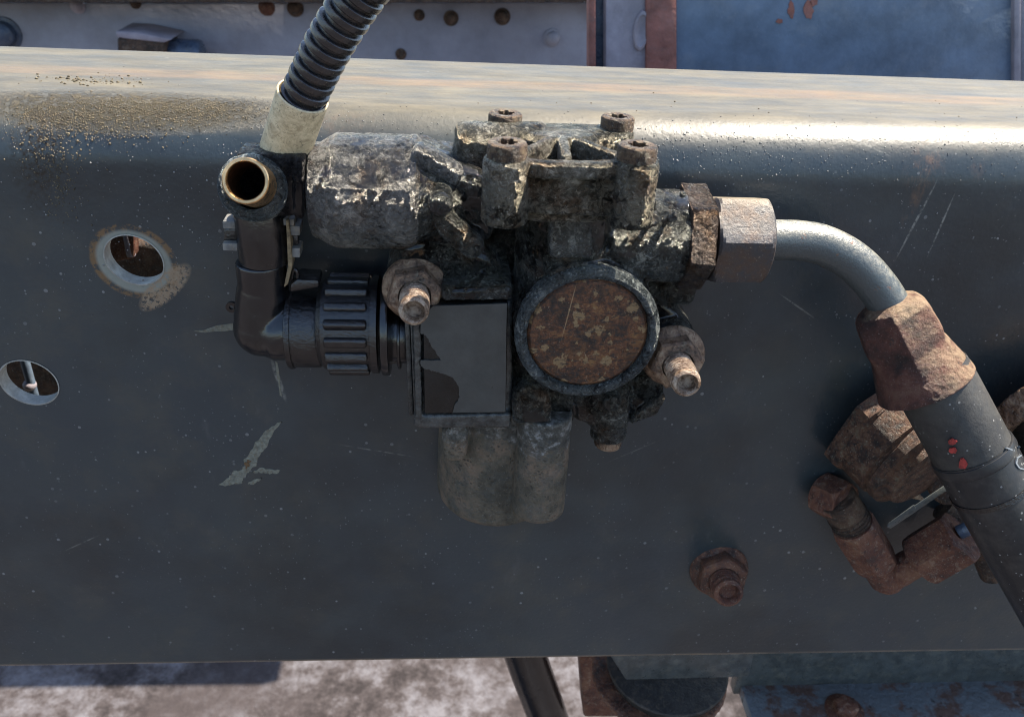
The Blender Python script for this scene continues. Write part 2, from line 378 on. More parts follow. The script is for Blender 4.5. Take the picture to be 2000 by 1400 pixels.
def m_disc():
    n = NT('blotchy_rust_disc')
    c = n.ramp(n.math('ADD', n.mul(n.noise(40, 8, .66, dist=.5), .5), n.mul(n.noise(9, 9, .76, dist=.6), .5)), [(.40, (.014, .011, .010)), (.47, (.045, .022, .012)), (.53, (.12, .045, .019)), (.60, (.20, .10, .036))])
    c = n.mix(n.mul(n.th(n.noise(40, 7, .65), .54, .60), .7), c, n.mix(n.noise(9, 6), (.16, .065, .022), (.10, .050, .022)))
    v = n.mapv((1, 1, 1.1), (31, 5, 12)); w1 = n.noise(9, 5, .65)
    for sz, t in ((46, .15), (30, .17), (17, .16)):
        d = n.math('ADD', n.vor(sz, v=v), n.mul(n.math('SUBTRACT', w1, .5), .75))
        k = n.t.nodes.new('ShaderNodeTexVoronoi'); k.inputs['Scale'].default_value = 1 / sz; n.l(v, k.inputs[0])
        sp = n.t.nodes.new('ShaderNodeSeparateColor'); n.l(k.outputs['Color'], sp.inputs[0])
        m = n.mul(n.math('MULTIPLY', n.math('SUBTRACT', n.mul(n.math('POWER', sp.outputs[1], 1.3), t * 2.1), d), 40, clamp=True), .95)
        c = n.mix(m, c, n.mix(n.noise(5, 6, .7), (.30, .205, .10), (.16, .09, .04)))
    c = n.mix(n.mul(n.th(n.noise(11, 8, .75, v=n.mapv((1, 1, 2.2), rot=(0, .6, 0))), .53, .60), .85), c, (.018, .016, .015))
    c = n.mix(n.mul(n.th(n.noise(2.4, 2), .68, .73), .5), c, (.5, .42, .3))
    sc = n.blob((-34, 0, 42), 1.2, 90, 62, .16, .6)
    c = n.mix(n.mul(sc, .45), c, (.45, .30, .16))
    return n.done(c, n.ramp(n.noise(20, 7, .7), [(.35, .26), (.65, .62)]), .1, n.bump(n.noise(8, 9, .72, dist=.6), 3.4, .9), .5)
M['disc'] = m_disc()
M['plastic'] = m_plain('black_plastic', (.004, .0045, .006), .16, spec=.8, var=.3, size=40, rel=.5, dust=.2, dustC=(.10, .085, .07))
M['plasticd'] = m_plain('dirty_black_plastic', (.005, .005, .006), .14, spec=.8, var=.4, size=24, rel=2.4, fine=5, dust=.25, dustC=(.085, .065, .05))
M['plasticg'] = m_plain('dusty_grey_plastic', (.15, .15, .145), .55, var=.35, size=20, rel=.8, dust=.6, dustC=(.34, .27, .17))
M['hose'] = m_plain('ribbed_black_plastic', (.013, .013, .015), .2, spec=.8, var=.4, size=28, rel=.7, dust=.3, dustC=(.11, .07, .045))
M['brass'] = m_plain('brass', (.85, .52, .24), .3, 1.0, .2, 22, .12)
M['brassin'] = m_plain('dark_brass_bore', (.075, .030, .012), .4, .5, .4, 20, .3)  # darker and redder than the brass outside
def m_sleeve():
    n = NT('grubby_cream_sleeve'); c = n.mix(n.noise(50, 5), (.60, .49, .29), (.72, .61, .41))
    c = n.mix(n.mul(n.th(n.noise(30, 9, .75, dist=1.2), .44, .62), .75), c, (.27, .20, .11))
    c = n.mix(n.mul(n.th(n.noise(9, 8, .75, dist=2.5), .56, .62), .8), c, (.045, .037, .028))
    c = n.mix(n.mul(n.th(n.noise(3, 3), .67, .72), .8), c, (.02, .016, .012))
    return n.done(c, .5, 0, n.bump(n.noise(12, 6), .9, .7), .4)
M['sleeve'] = m_sleeve()
M['steel'] = m_plain('painted_grey_steel', (.062, .070, .070), .33, .0, .3, 40, .9, 5, .45, (.20, .19, .15))
def m_pipe():
    n = NT('painted_grey_pipe'); c = n.mix(n.noise(45, 6), (.040, .052, .057), (.062, .074, .074))
    c = n.mix(n.mul(n.th(n.noise(22, 8, .7), .62, .66), .9), c, (.14, .06, .03))
    up = n.th(n.nrm()[2], .35, .9)
    c = n.mix(n.mul(n.mul(up, n.th(n.noise(9, 8, .75), .40, .60)), .7), c, (.34, .32, .25))
    return n.done(c, n.ramp(n.noise(18, 6), [(.3, .25), (.7, .48)]), 0, n.bump(n.noise(5, 7, .65), 1.6, .8), .6, .3, .2)
M['pipe'] = m_pipe()
def m_union():
    n = NT('pale_topped_union_nut'); c = n.mix(n.noise(30, 6), (.040, .042, .050), (.06, .056, .056))
    c = n.mix(n.mul(n.th(n.noise(60, 8, .7), .46, .60), .8), c, (.085, .05, .032))
    c = n.mix(n.mul(n.th(n.nrm()[2], .72, .95), .8), c, n.mix(n.noise(7, 8, .7), (.36, .30, .20), (.15, .12, .08)))  # cream tone on faces that point up
    c = n.mix(n.mul(n.th(n.noise(4, 5, .7), .60, .66), .5), c, (.30, .26, .20))
    return n.done(c, n.ramp(n.noise(20, 6), [(.3, .32), (.7, .6)]), .2, n.bump(n.noise(7, 9, .7), 2.2, .9), .5)
M['union'] = m_union()
def m_ferrule():
    n = NT('rusted_ferrule'); f = n.noise(55, 9, .66)
    c = n.ramp(f, [(.36, (.030, .018, .014)), (.47, (.085, .034, .024)), (.55, (.14, .054, .036)), (.66, (.19, .10, .065))])
    up = n.th(n.nrm()[2], .40, .85)
    c = n.mix(n.mul(n.mul(up, n.th(n.noise(30, 8, .7), .34, .52)), .8), c, n.mix(n.noise(10, 8, .7), (.46, .36, .23), (.34, .21, .12)))  # cream on upward faces paints the sunlit look into the rust
    c = n.mix(n.mul(n.th(n.noise(18, 8, .7), .62, .67), .7), c, (.045, .035, .034))
    c = n.mix(n.mul(n.th(n.noise(2.6, 2), .66, .71), .6), c, (.5, .42, .36))
    return n.done(c, n.ramp(n.noise(20, 7), [(.3, .38), (.7, .66)]), .1, n.bump(n.noise(13, 10, .74), 14.0, 1), .5)
M['ferrule'] = m_ferrule()
def m_rubber():
    n = NT('black_rubber_hose'); c = n.mix(n.noise(70, 5), (.012, .013, .015), (.022, .022, .023))
    nz = n.nrm()[2]; a = P(1850, 745, 260)
    c = n.mix(n.mul(n.th(n.noise(60, 8, .7), .50, .70), .5), c, (.075, .068, .060))
    v = n.vor(15); k = n.t.nodes.new('ShaderNodeTexVoronoi'); k.inputs['Scale'].default_value = 1/7.0; n.l(n.v, k.inputs[0])
    sp = n.t.nodes.new('ShaderNodeSeparateColor'); n.l(k.outputs['Color'], sp.inputs[0])
    s2 = n.math('LESS_THAN', k.outputs['Distance'], n.mul(n.math('POWER', sp.outputs[0], 5.0), .30))
    c = n.mix(n.mul(s2, .6), c, (.32, .32, .31))
    return n, c, s2
n, c, s2 = m_rubber(); M['rubber'] = n.done(c, n.ramp(n.noise(40, 5), [(.3, .28), (.7, .45)]), 0, n.bump(n.noise(12, 5), .8, .7), .5)
n, c, s2 = m_rubber()
dz = n.mul(n.th(n.noise(50, 8, .7), .30, .55), 1.0)
c = n.mix(n.mul(dz, .3), c, (.10, .095, .08))
M['rubberd'] = n.done(c, n.ramp(n.noise(40, 5), [(.3, .38), (.7, .6)]), 0, n.bump(n.noise(9, 7, .7), 1.5, .8), .5)
M['plate'] = m_plain('grey_anodised_plate', (.085, .094, .094), .34, .55, .14, 60, .35, 5, .10, (.16, .16, .14))
M['black'] = m_plain('bare_black_backing', (.008, .009, .009), .3, 0, .3, 30, .6, 4, .03, (.08, .08, .07))
M['edge'] = m_plain('grimy_casing_edge', (.050, .052, .050), .28, .2, .5, 18, 2.2, 6, .5, (.13, .12, .10))
M['cast2'] = m_plain('blue_grey_bush_paint', (.06, .085, .13), .3, 0, .3, 40, 2.0, 8, .5, (.2, .19, .15))
M['chip'] = m_plain('primer_grey_chip', (.155, .16, .13), .7, 0, .35, 9, 1.6, 4, .75, (.14, .085, .04))
M['redox2'] = m_plain('small_rust_spot', (.13, .075, .035), .8, 0, .3, 10, 1)
M['grit'] = m_plain('sandy_grit', (.12, .098, .062), .8, 0, .6, 12, .5, 2)
M['gritd'] = m_plain('wet_dark_grit', (.22, .22, .21), .16, 0, .6, 12, .4, 2)
M['gritseam'] = m_plain('caked_brown_dirt', (.20, .15, .085), .8, 0, .5, 10, 3)
M['holewall'] = m_plain('lit_hole_edge', (.30, .30, .27), .5, .2, .25, 18, .8, 4)  # pale tone stands for light caught inside the holes

# ------------------------------------------------------------------ chassis rail
rail = thing('chassis_rail', (0, 0, ZBOT), 'dark blue-grey steel frame rail with two holes, carrying the valve, dusty on top', 'chassis rail')
TH = 30.0
outl = [(FLD, ZTOP - TH), (FLD, ZTOP - 4), (FLD - 4, ZTOP)]
K = 20
outl += [(RB - RB * math.sin(PI/2 * i / K), ZTOP - RB + RB * math.cos(PI/2 * i / K)) for i in range(K + 1)]
R2 = 16
outl += [(R2 - R2 * math.cos(PI/2 * i / 6), ZBOT + R2 - R2 * math.sin(PI/2 * i / 6)) for i in range(7)]
outl += [(FLD, ZBOT), (FLD, ZBOT + TH), (TH + 20, ZBOT + TH), (TH, ZBOT + TH + 20)]
ri = RB - TH
outl += [(RB - ri * math.cos(PI/2 * i / 10), ZTOP - RB + ri * math.sin(PI/2 * i / 10)) for i in range(11)]
t = MB(); bm = t.bm; X0, X1 = -2600, 2600
A = [bm.verts.new((X0, y, z)) for y, z in outl]; B = [bm.verts.new((X1, y, z)) for y, z in outl]
for i in range(len(outl)):
    j = (i + 1) % len(outl); bm.faces.new([A[i], A[j], B[j], B[i]])
bm.faces.new(A[::-1]); bm.faces.new(B); bmesh.ops.recalc_face_normals(bm, faces=bm.faces)
web = t.build('channel', M['rail'], rail)
HOLES = [(262, 510, 56, 50), (57, 748, 58, 58)]
def hole_pts(px, py, rx, ry, ang, yv, grow=0.0):
    c = P(px, py, 0); u = U(px, py, 0); out = []
    for i in range(56):
        a = 2 * PI * i / 56; x, z = (rx + grow) * u * math.cos(a), (ry + grow) * u * math.sin(a)
        out.append(Vector((c.x + x * math.cos(ang) - z * math.sin(ang), yv, c.z + x * math.sin(ang) + z * math.cos(ang))))
    return out
HA = [(262, 508, 57, 51, -.55), (57, 747, 55, 50, -.35)]
cut = MB()
for h in HA:
    q0 = hole_pts(*h, -60); q1 = hole_pts(*h, 160)
    a = [cut.bm.verts.new(v) for v in q0]; b = [cut.bm.verts.new(v) for v in q1]
    cut.bm.faces.new(a); cut.bm.faces.new(b[::-1])
    for i in range(56): cut.bm.faces.new([a[i], b[i], b[(i+1) % 56], a[(i+1) % 56]])
bmesh.ops.recalc_face_normals(cut.bm, faces=cut.bm.faces)
co = cut.build('cutter', M['holewall'], None)
web.data.materials.append(M['holewall'])
m = web.modifiers.new('b', 'BOOLEAN'); m.operation = 'DIFFERENCE'; m.object = co; m.solver = 'EXACT'
bpy.context.view_layer.update()
bake(web, False)
bpy.data.objects.remove(co)
web.data.shade_smooth(); web.data.set_sharp_from_angle(angle=math.radians(25))
# object coordinates of the channel are measured from the rail's base: shift the mapping
for nd in M['rail'].node_tree.nodes:
    if nd.type == 'MAPPING' and nd.inputs['Vector'].is_linked and nd.inputs['Vector'].links[0].from_node.type == 'TEX_COORD':
        nd.inputs['Location'].default_value = (0, 0, ZBOT)
# hole edges: pale lining, sunlight and reflections on the bore put into its colour
for h in HA:
    t = MB(); n_ = 56
    r0 = hole_pts(*h, -1.2, 1.5); r1 = hole_pts(*h, -1.6, -1); r2 = hole_pts(*h, TH, -1); r3 = hole_pts(*h, TH, 1)
    rr = [[t.bm.verts.new(v) for v in r] for r in (r0, r1, r2, r3)]
    for k in range(3):
        for i in range(n_): t.bm.faces.new([rr[k][i], rr[k+1][i], rr[k+1][(i+1) % n_], rr[k][(i+1) % n_]])
    bmesh.ops.recalc_face_normals(t.bm, faces=t.bm.faces)
    t.build('hole_edge', M['holewall'], rail)

def chip(pts, name='paint_chip', mat='chip', th=.7, h=0.0, parent=None, n=5, jit=1.9):
    q = []
    for i, (x, y) in enumerate(pts):
        x2, y2 = pts[(i + 1) % len(pts)]
        for k in range(n):
            f = k / n; q.append((x + (x2 - x) * f + random.uniform(-jit, jit), y + (y2 - y) * f + random.uniform(-jit, jit)))
    return MB().ext(q, h - .5, h + th, 0).build(name, M[mat], parent or rail)
chip([(427, 948), (445, 935), (455, 920), (472, 918), (480, 905), (474, 900), (482, 892), (500, 862), (520, 842), (548, 822), (550, 826), (530, 850), (517, 878), (505, 896), (502, 906), (488, 920), (478, 930), (472, 942), (455, 947)])
chip([(478, 905), (484, 897), (489, 900), (486, 910), (480, 914)], 'rust_spot', 'redox2', th=1.9)
chip([(492, 922), (506, 914), (530, 916), (546, 918), (544, 923), (522, 925), (508, 922)])
chip([(482, 944), (500, 936), (512, 932), (508, 938), (495, 945)])
chip([(378, 646), (400, 645), (425, 636), (455, 632), (458, 645), (430, 647), (400, 650)], n=2, jit=1.0)
chip([(538, 706), (542, 708), (546, 735), (551, 775), (547, 772), (541, 735)], n=2, jit=.8)

# loose grains of dirt lying on the rail: uncountable
def grains(name, mat, spec, seed):
    rnd = random.Random(seed); vs = []; fs = []
    for (cx, sx, ct, st, cnt, r0, r1) in spec:
        for _ in range(cnt):
            x = rnd.gauss(cx, sx) if sx > 0 else rnd.uniform(cx, -sx); tt = rnd.gauss(ct, st)
            if tt > RB * PI / 2 + 280: continue
            p, nn = prof(tt); p = p + Vector((x, 0, 0)); r = r0 + (r1 - r0) * rnd.random() ** 2.5
            a, b, c2 = basis(nn, rnd.random() * 6)
            k = len(vs); f = [rnd.uniform(.7, 1.2) for _ in range(6)]
            p = p + c2 * r * .2
            vs += [p + a*r*f[0], p + b*r*f[1], p - a*r*f[2], p - b*r*f[3], p + c2*r*f[4]*.8, p - c2*r*.5]
            fs += [(k, k+1, k+4), (k+1, k+2, k+4), (k+2, k+3, k+4), (k+3, k, k+4), (k+1, k, k+5), (k+2, k+1, k+5), (k+3, k+2, k+5), (k, k+3, k+5)]
    me = bpy.data.meshes.new(name)
    me.from_pydata([(v - Vector((0, 0, ZBOT))) * S for v in vs], [], fs); me.materials.append(mat); me.shade_smooth()
    o = bpy.data.objects.new(name, me); COL.objects.link(o); o.parent = rail; o['kind'] = 'stuff'; return o
xl = lambda px, py=190: P(px, py, 0).x
grains('sandy_grit', M['grit'], [(xl(290), 80, 108, 17, 3600, .35, 1.9), (xl(80), 55, 85, 16, 1500, .35, 2.0), (xl(180), 60, 62, 10, 400, .5, 2.3), (xl(75), 20, -10, 42, 420, .7, 2.4), (xl(85), 45, 40, 25, 150, .7, 3),
      (xl(90), 60, 250, 20, 120, 1, 4), (-1100, -1200.0, 200, 70, 90, .6, 2.2)], 3)
grains('dark_droplet', M['gritd'], [(-1000, -1200.0, 72, 28, 900, .5, 1.7), (xl(1330), 260, 62, 20, 500, .5, 1.9), (-1000, -1200.0, 40, 60, 700, .5, 1.8), (-1000, -1200.0, -300, 260, 500, .5, 1.6), (xl(330), 150, -120, 100, 260, .6, 2.6), (xl(1100), 200, 20, 40, 260, .8, 2.6)], 4)

# ------------------------------------------------------------------ brake valve
vo = P(1080, 600, 0)
valve = thing('brake_valve', vo, 'oily grey cast valve with a round rusty cap, bolted to the middle of the rail', 'brake valve')
# --- main body casting
b = MB()
b.cylx(795, 925, 376, 112, 100, r2=70, b=16)                       # neck between inlet and middle
b.ext([(800, 300), (850, 318), (905, 330), (960, 345), (965, 480), (850, 486), (800, 470)], 20, 165, 20)
b.cylz(1105, 330, 600, 130, 104)                                    # middle column
b.ext([(1072, 372), (1158, 372), (1157, 506), (1073, 506)], 120, 232, 6)
b.ext([(900, 420), (1020, 420), (1020, 570), (900, 570)], 10, 95, 8)   # block added behind to shut out light; the line above is the raised pad
b.cylx(1190, 1352, 460, 122, 90)                                    # outlet barrel
b.cyly(1147, 650, 50, 222, 141, b=6, r2=150)                                # boss of the round cap
b.ext([(1150, 487), (1198, 482), (1238, 500), (1270, 540), (1200, 600), (1120, 560)], 60, 196, 10)
b.cyly(812, 556, 0, 148, 60, b=6)                                   # left mounting lug
b.ext([(770, 478), (870, 465), (960, 500), (1000, 560), (990, 592), (860, 592), (800, 560)], 30, 152, 12)
b.ext([(862, 566), (1000, 560), (1004, 588), (862, 590)], 40, 205, 7)
b.cyly(860, 404, 60, 226, 25, b=10)                                  # small round boss
b.cyly(922, 486, 60, 208, 25, b=9)
b.ext([(840, 420), (876, 418), (948, 478), (930, 512), (888, 490), (856, 462)], 60, 200, 9)
b.cyly(1316, 690, 0, 168, 50, b=6)                                  # right mounting lug
b.ext([(1250, 560), (1300, 590), (1362, 650), (1335, 740), (1270, 745), (1220, 650)], 10, 118, 12)
b.ext([(1000, 580), (1115, 600), (1118, 820), (1000, 828)], 30, 160, 8)
b.ext([(1000, 830), (1000, 782), (1008, 766), (1024, 757), (1050, 757), (1068, 768), (1078, 785), (1078, 830)], 60, 200, 9)   # arched lug
b.ext([(1080, 775), (1118, 770), (1122, 826), (1080, 828)], 60, 158, 6)
b.ext([(1120, 772), (1232, 752), (1228, 848), (1162, 852), (1150, 832), (1118, 822)], 40, 140, 12)
b.cyly(1197, 790, 60, 158, 19, b=5)
b.cylz(1190, 800, 851, 105, 36, b=5)
b.ext([(1225, 742), (1292, 735), (1302, 764), (1288, 794), (1256, 815), (1222, 822)], 40, 112, 14)
b.ext([(1258, 800), (1296, 768), (1302, 780), (1284, 812), (1232, 832), (1232, 820)], 40, 130, 6)
b.cylx(1240, 1360, 555, 70, 40)
random.seed(5)
for _ in range(26):                                                 # lumps of caked oil and dirt
    x, y = random.uniform(850, 990), random.uniform(530, 600)
    b.ball(P(x, y, random.uniform(140, 155)), random.uniform(6, 14), (1.4, .5, .8), 2)
for _ in range(30):
    a = random.uniform(.2, 2.6); b.ball(P(1147 + 132 * math.cos(a), 650 - 132 * math.sin(a), 222), random.uniform(3, 8), (1.2, .7, 1), 2)
for _ in range(16):
    b.ball(P(random.uniform(1220, 1345), random.uniform(380, 450), 205 - abs(random.gauss(0, 10))), random.uniform(4, 9), (1, .6, 1), 2)
body = cast(b.build('valve_body', M['body'], valve), 2.5, 2, ((2.4, 30, 'CLOUDS'), (1.8, 9, 'CLOUDS')))

# --- inlet port with its hexagonal barrel
b = MB()
b.cylx(598, 650, 372, 112, 93, b=8, seg=40)
b.cylx(640, 800, 374, 112, 113, b=6, seg=8, ph=PI/8); b.cylx(798, 834, 374, 112, 110, b=3, r2=84, seg=40); b.cylx(612, 644, 374, 112, 94, b=3, r2=108, seg=40)
b.cylx(644, 800, 374, 112, 110, b=8, seg=40)
b.cylx(800, 842, 372, 112, 108, b=8, r2=84)
b.bar(P(805, 292, 150), P(900, 345, 150), 40, 34, 10)
inlet = cast(b.build('inlet_port', M['port'], valve), 2.4, 3, ((2.4, 36, 'CLOUDS'), (1.5, 9, 'CLOUDS')))

b = MB(); m_ = P(1375, 463, 122); u = U(1375, 463, 122); p0 = P(1346, 463, 185); p1 = P(1399, 463, 185); p0.z = p1.z = m_.z; p0.y = p1.y = m_.y
b.cyl(p0, p1, 104*u, b=3, seg=6, ph=PI/6 + .15); hc = cast(b.build('outlet_adaptor', M['adaptor'], valve), 2.2, 1, ((1.6, 24, 'CLOUDS'), (1.2, 7, 'CLOUDS')))
# --- top cover with four screw bosses, hub and spokes
ZT = P(990, 306, 236).z
def W(px, h, dz=0.0, py=306): return Vector((P(px, py, h).x, -h, ZT + dz))
bl, brr = W(990, 236), W(1243, 232); rl, rrr = W(985, 72, 0, 268), W(1202, 72, 0, 275)
for v in (bl, brr, rl, rrr): v.z = ZT
c = MB()
for v, r, ln_ in ((bl, 35, 100), (brr, 35, 100), (rl, 29, 110), (rrr, 29, 110)):
    c.cyl(Vector((v.x, v.y, ZT - ln_)), Vector((v.x, v.y, ZT)), r, b=6)
hub = Vector(((bl.x + brr.x) / 2 - 4, -128, ZT + 8))
def slab(pts, z0, z1, bev=4):
    t = bmesh.new(); f = [t.verts.new((p.x, p.y, z1)) for p in pts]; g = [t.verts.new((p.x, p.y, z0)) for p in pts]
    t.faces.new(f); t.faces.new(g[::-1]); k = len(pts)
    for i in range(k): t.faces.new([f[i], g[i], g[(i+1) % k], f[(i+1) % k]])
    c._in(t, bev)
slab([rl + Vector((-20, 10, 0)), rrr + Vector((25, 10, 0)), brr + Vector((0, 10, 0)), Vector((hub.x + 40, -236, 0)), Vector((hub.x - 40, -236, 0)), bl + Vector((0, 10, 0))], ZT - 100, ZT - 30, 5)
slab([rl + Vector((-20, 20, 0)), rrr + Vector((25, 20, 0)), rrr + Vector((20, -26, 0)), hub + Vector((58, 6, 0)), hub + Vector((-58, 6, 0)), rl + Vector((-16, -40, 0))], ZT - 90, ZT + 2, 6)
c.bar(bl + Vector((10, -2, -14)), Vector((hub.x - 42, -244, ZT - 14)), 20, 26, 6)
c.bar(Vector((hub.x - 48, -245, ZT - 14)), Vector((hub.x + 48, -245, ZT - 14)), 20, 26, 6)
c.bar(Vector((hub.x + 42, -244, ZT - 14)), brr + Vector((-10, -2, -14)), 20, 26, 6)
for tgt, wd in ((bl, 15), (brr, 15), (Vector((hub.x - 2, -240, 0)), 17), (rrr, 22), (rl, 26)):
    d = Vector((tgt.x, tgt.y, 0)) - Vector((hub.x, hub.y, 0)); d.normalize()
    c.bar(hub + d * 18 + Vector((0, 0, -16)), Vector((tgt.x, tgt.y, ZT - 16)) - d * 18, wd, 34, 7)
c.lathe(Vector((hub.x, hub.y, ZT - 60)), (0, 0, 1), [(0, 52), (56, 48), (66, 40), (70, 0)], 32, sq=(1.25, .62), ref=Vector((1, 0, 0)))
# front skirt between the two front bosses
c.ext([(1000, 316), (1060, 320), (1115, 324), (1175, 320), (1235, 316), (1235, 405), (1180, 425), (1050, 420), (1000, 405)], 222, 246, 5)
c.ext([(1000, 345), (1235, 345), (1235, 405), (1180, 425), (1050, 420), (1000, 405)], 120, 240, 5)
# round arm at the rear left
q0, q1 = P(925, 276, 96), P(1068, 290, 96); q1.z = q0.z
c.cyl(q0 - Vector((30, 0, 2)), q1, 33, b=13); c.cyl(Vector((q0.x, q0.y, q0.z - 70)), q0, 34, b=10)
cover = cast(c.build('top_cover', M['cover'], valve), 2.0, 2, ((1.4, 26, 'CLOUDS'), (1.1, 8, 'CLOUDS')))

# screws of the cover: socket heads with a toothed recess
def socket_screw():
    s = MB(); n_ = 36; prof_ = [(0, 33), (1, 35), (24, 35.5), (28, 34), (30, 31)]
    s.lathe(Vector(), (0, 0, 1), prof_ + [(30.2, 19)], n_)
    # remove the top cap, sink a six-lobed socket
    top = [f for f in s.bm.faces if f.calc_center_median().z > 30.19 and len(f.verts) > 4]
    bmesh.ops.delete(s.bm, geom=top, context='FACES_ONLY')
    ring = sorted([v for v in s.bm.verts if v.co.z > 30.1], key=lambda v: math.atan2(v.co.y, v.co.x))
    lob = []
    for v in ring:
        a = math.atan2(v.co.y, v.co.x); r = 16.5 + 3.2 * math.cos(6 * a); lob.append(s.bm.verts.new((r * math.cos(a), r * math.sin(a), 29)))
    low = [s.bm.verts.new((v.co.x, v.co.y, 12)) for v in lob]
    for A_, B_ in ((ring, lob), (lob, low)):
        for i in range(n_): s.bm.faces.new([A_[i], A_[(i+1) % n_], B_[(i+1) % n_], B_[i]])
    s.bm.faces.new(low); bmesh.ops.recalc_face_normals(s.bm, faces=s.bm.faces)
    return s
sc0 = socket_screw().build('socket_screw', M['screw'], None)
sc0.parent = valve
for k, v in enumerate((bl, brr, rl, rrr)):
    o = sc0 if k == 0 else sc0.copy()
    if k: COL.objects.link(o)
    o.location = (Vector((v.x, v.y, ZT - 3)) - vo) * S; o.rotation_euler = (random.uniform(-.03, .03), random.uniform(-.03, .03), k * .7)
    sc_ = (.83, .83, .77, .77)[k]; o.scale = (sc_,) * 3

# --- round cap: raised ring and rusted disc
b = MB(); p = P(1147, 650, 226); u = U(1147, 650, 226)
b.lathe(Vector((p.x, -196, p.z)), (0, -1, 0), [(0, 138*u), (28, 143*u), (36, 142*u), (43, 135*u), (45, 129*u), (41, 121*u), (22, 117*u), (0, 117*u)], 96, closed=True)
ring = cast(b.build('cap_ring', M['ring'], valve), 2.0, 3, ((2.2, 24, 'CLOUDS'), (1.8, 8, 'CLOUDS')))
b = MB(); b.lathe(Vector((0, 0, 0)), (0, -1, 0), [(0, 118*u), (12, 118*u), (16, 112*u), (16.5, 60*u), (17, 0)], 96)
disc = b.build('rusty_cap', M['disc'], None); disc.parent = valve
disc.location = (Vector((p.x, -216, p.z)) - vo) * S

# --- solenoid housing
b = MB()
b.ext([(800, 592), (1002, 588), (1000, 838), (812, 838)], 30, 186, 8)
b.ext([(806, 812), (998, 808), (998, 836), (812, 838)], 40, 200, 5)
b.ext([(806, 618), (822, 618), (824, 836), (812, 836)], 60, 201, 4)
b.cyly(820, 828, 120, 198, 12, b=4)
hs = cast(b.build('solenoid_housing', M['edge'], valve), 2.4, 3, ((2.5, 22, 'CLOUDS'), (1.8, 7, 'CLOUDS')))
b = MB(); b.ext([(826, 598), (992, 592), (988, 806), (829, 808)], 180, 201, 2.5)
bk = b.build('plate_backing', M['black'], valve)
plate_pts = [(846, 598), (990, 593), (989, 640), (987, 804), (884, 806), (889, 790), (897, 776), (896, 755), (884, 738), (866, 730), (846, 724), (832, 722), (822, 716), (821, 704), (862, 703), (852, 690), (840, 670), (832, 656), (821, 650), (822, 620)]
q = []
for i, (x, y) in enumerate(plate_pts):
    x2, y2 = plate_pts[(i+1) % len(plate_pts)]; jag = 5 <= i <= 17
    for k in range(4 if jag else 1):
        f = k / 4; q.append((x + (x2-x)*f + (random.uniform(-1.3, 1.3) if jag else 0), y + (y2-y)*f + (random.uniform(-1.3, 1.3) if jag else 0)))
b = MB(); b.ext(q, 200, 203.5, 0); pl = b.build('name_plate', M['plate'], valve, label='grey plate with torn black patches')
for x0, x1, y0, y1, hh in ((790, 800, 628, 812, 176), (801, 806, 628, 820, 184), (808, 819, 626, 822, 190)):
    b = MB(); b.ext([(x0, y0), (x1, y0), (x1 + 8, y1), (x0 + 8, y1)], hh - 46, hh, 2.5); b.build('side_rail', M['edge'], valve)
# --- two rounded solenoid cans below
def can(cx, ctop, cbot, h, rpx, rb, extra=None):
    u = U(cx, ctop, h + 40); p0 = P(cx, ctop, h); p1 = P(cx, cbot, h); p0.x = p1.x = (p0.x + p1.x)/2; r = rpx * u; Ln = p0.z - p1.z
    pr = [(0, r * .97), (Ln - rb, r)] + [(Ln - rb + rb * math.sin(a * PI / 16), r - rb + rb * math.cos(a * PI / 16)) for a in range(1, 9)]
    return p0, pr
b = MB(); p0, pr = can(972, 720, 962, 40, 126, 26); b.lathe(p0, (0, 0, -1), pr, 72)
b.ext([(862, 838), (914, 838), (913, 888), (906, 903), (866, 903)], 80, 172, 8)
b.cyly(893, 848, 80, 184, 22, b=6)
lobe1 = cast(b.build('solenoid_can', M['lobe'], valve), 2.6, 4, ((2.5, 30, 'CLOUDS'), (1.2, 7, 'CLOUDS')))
b = MB(); p0, pr = can(1057, 800, 994, 154, 57, 14); b.lathe(p0, (0, 0, -1), pr, 56)
lobe2 = cast(b.build('solenoid_can', M['lobe'], valve), 2.6, 4, ((2.0, 30, 'CLOUDS'), (1.2, 7, 'CLOUDS')))
# lower retaining screw pointing down
b = MB(); b.cylz(1188, 846, 868, 108, 27, b=4); b.build('bottom_screw', M['nut'], valve)

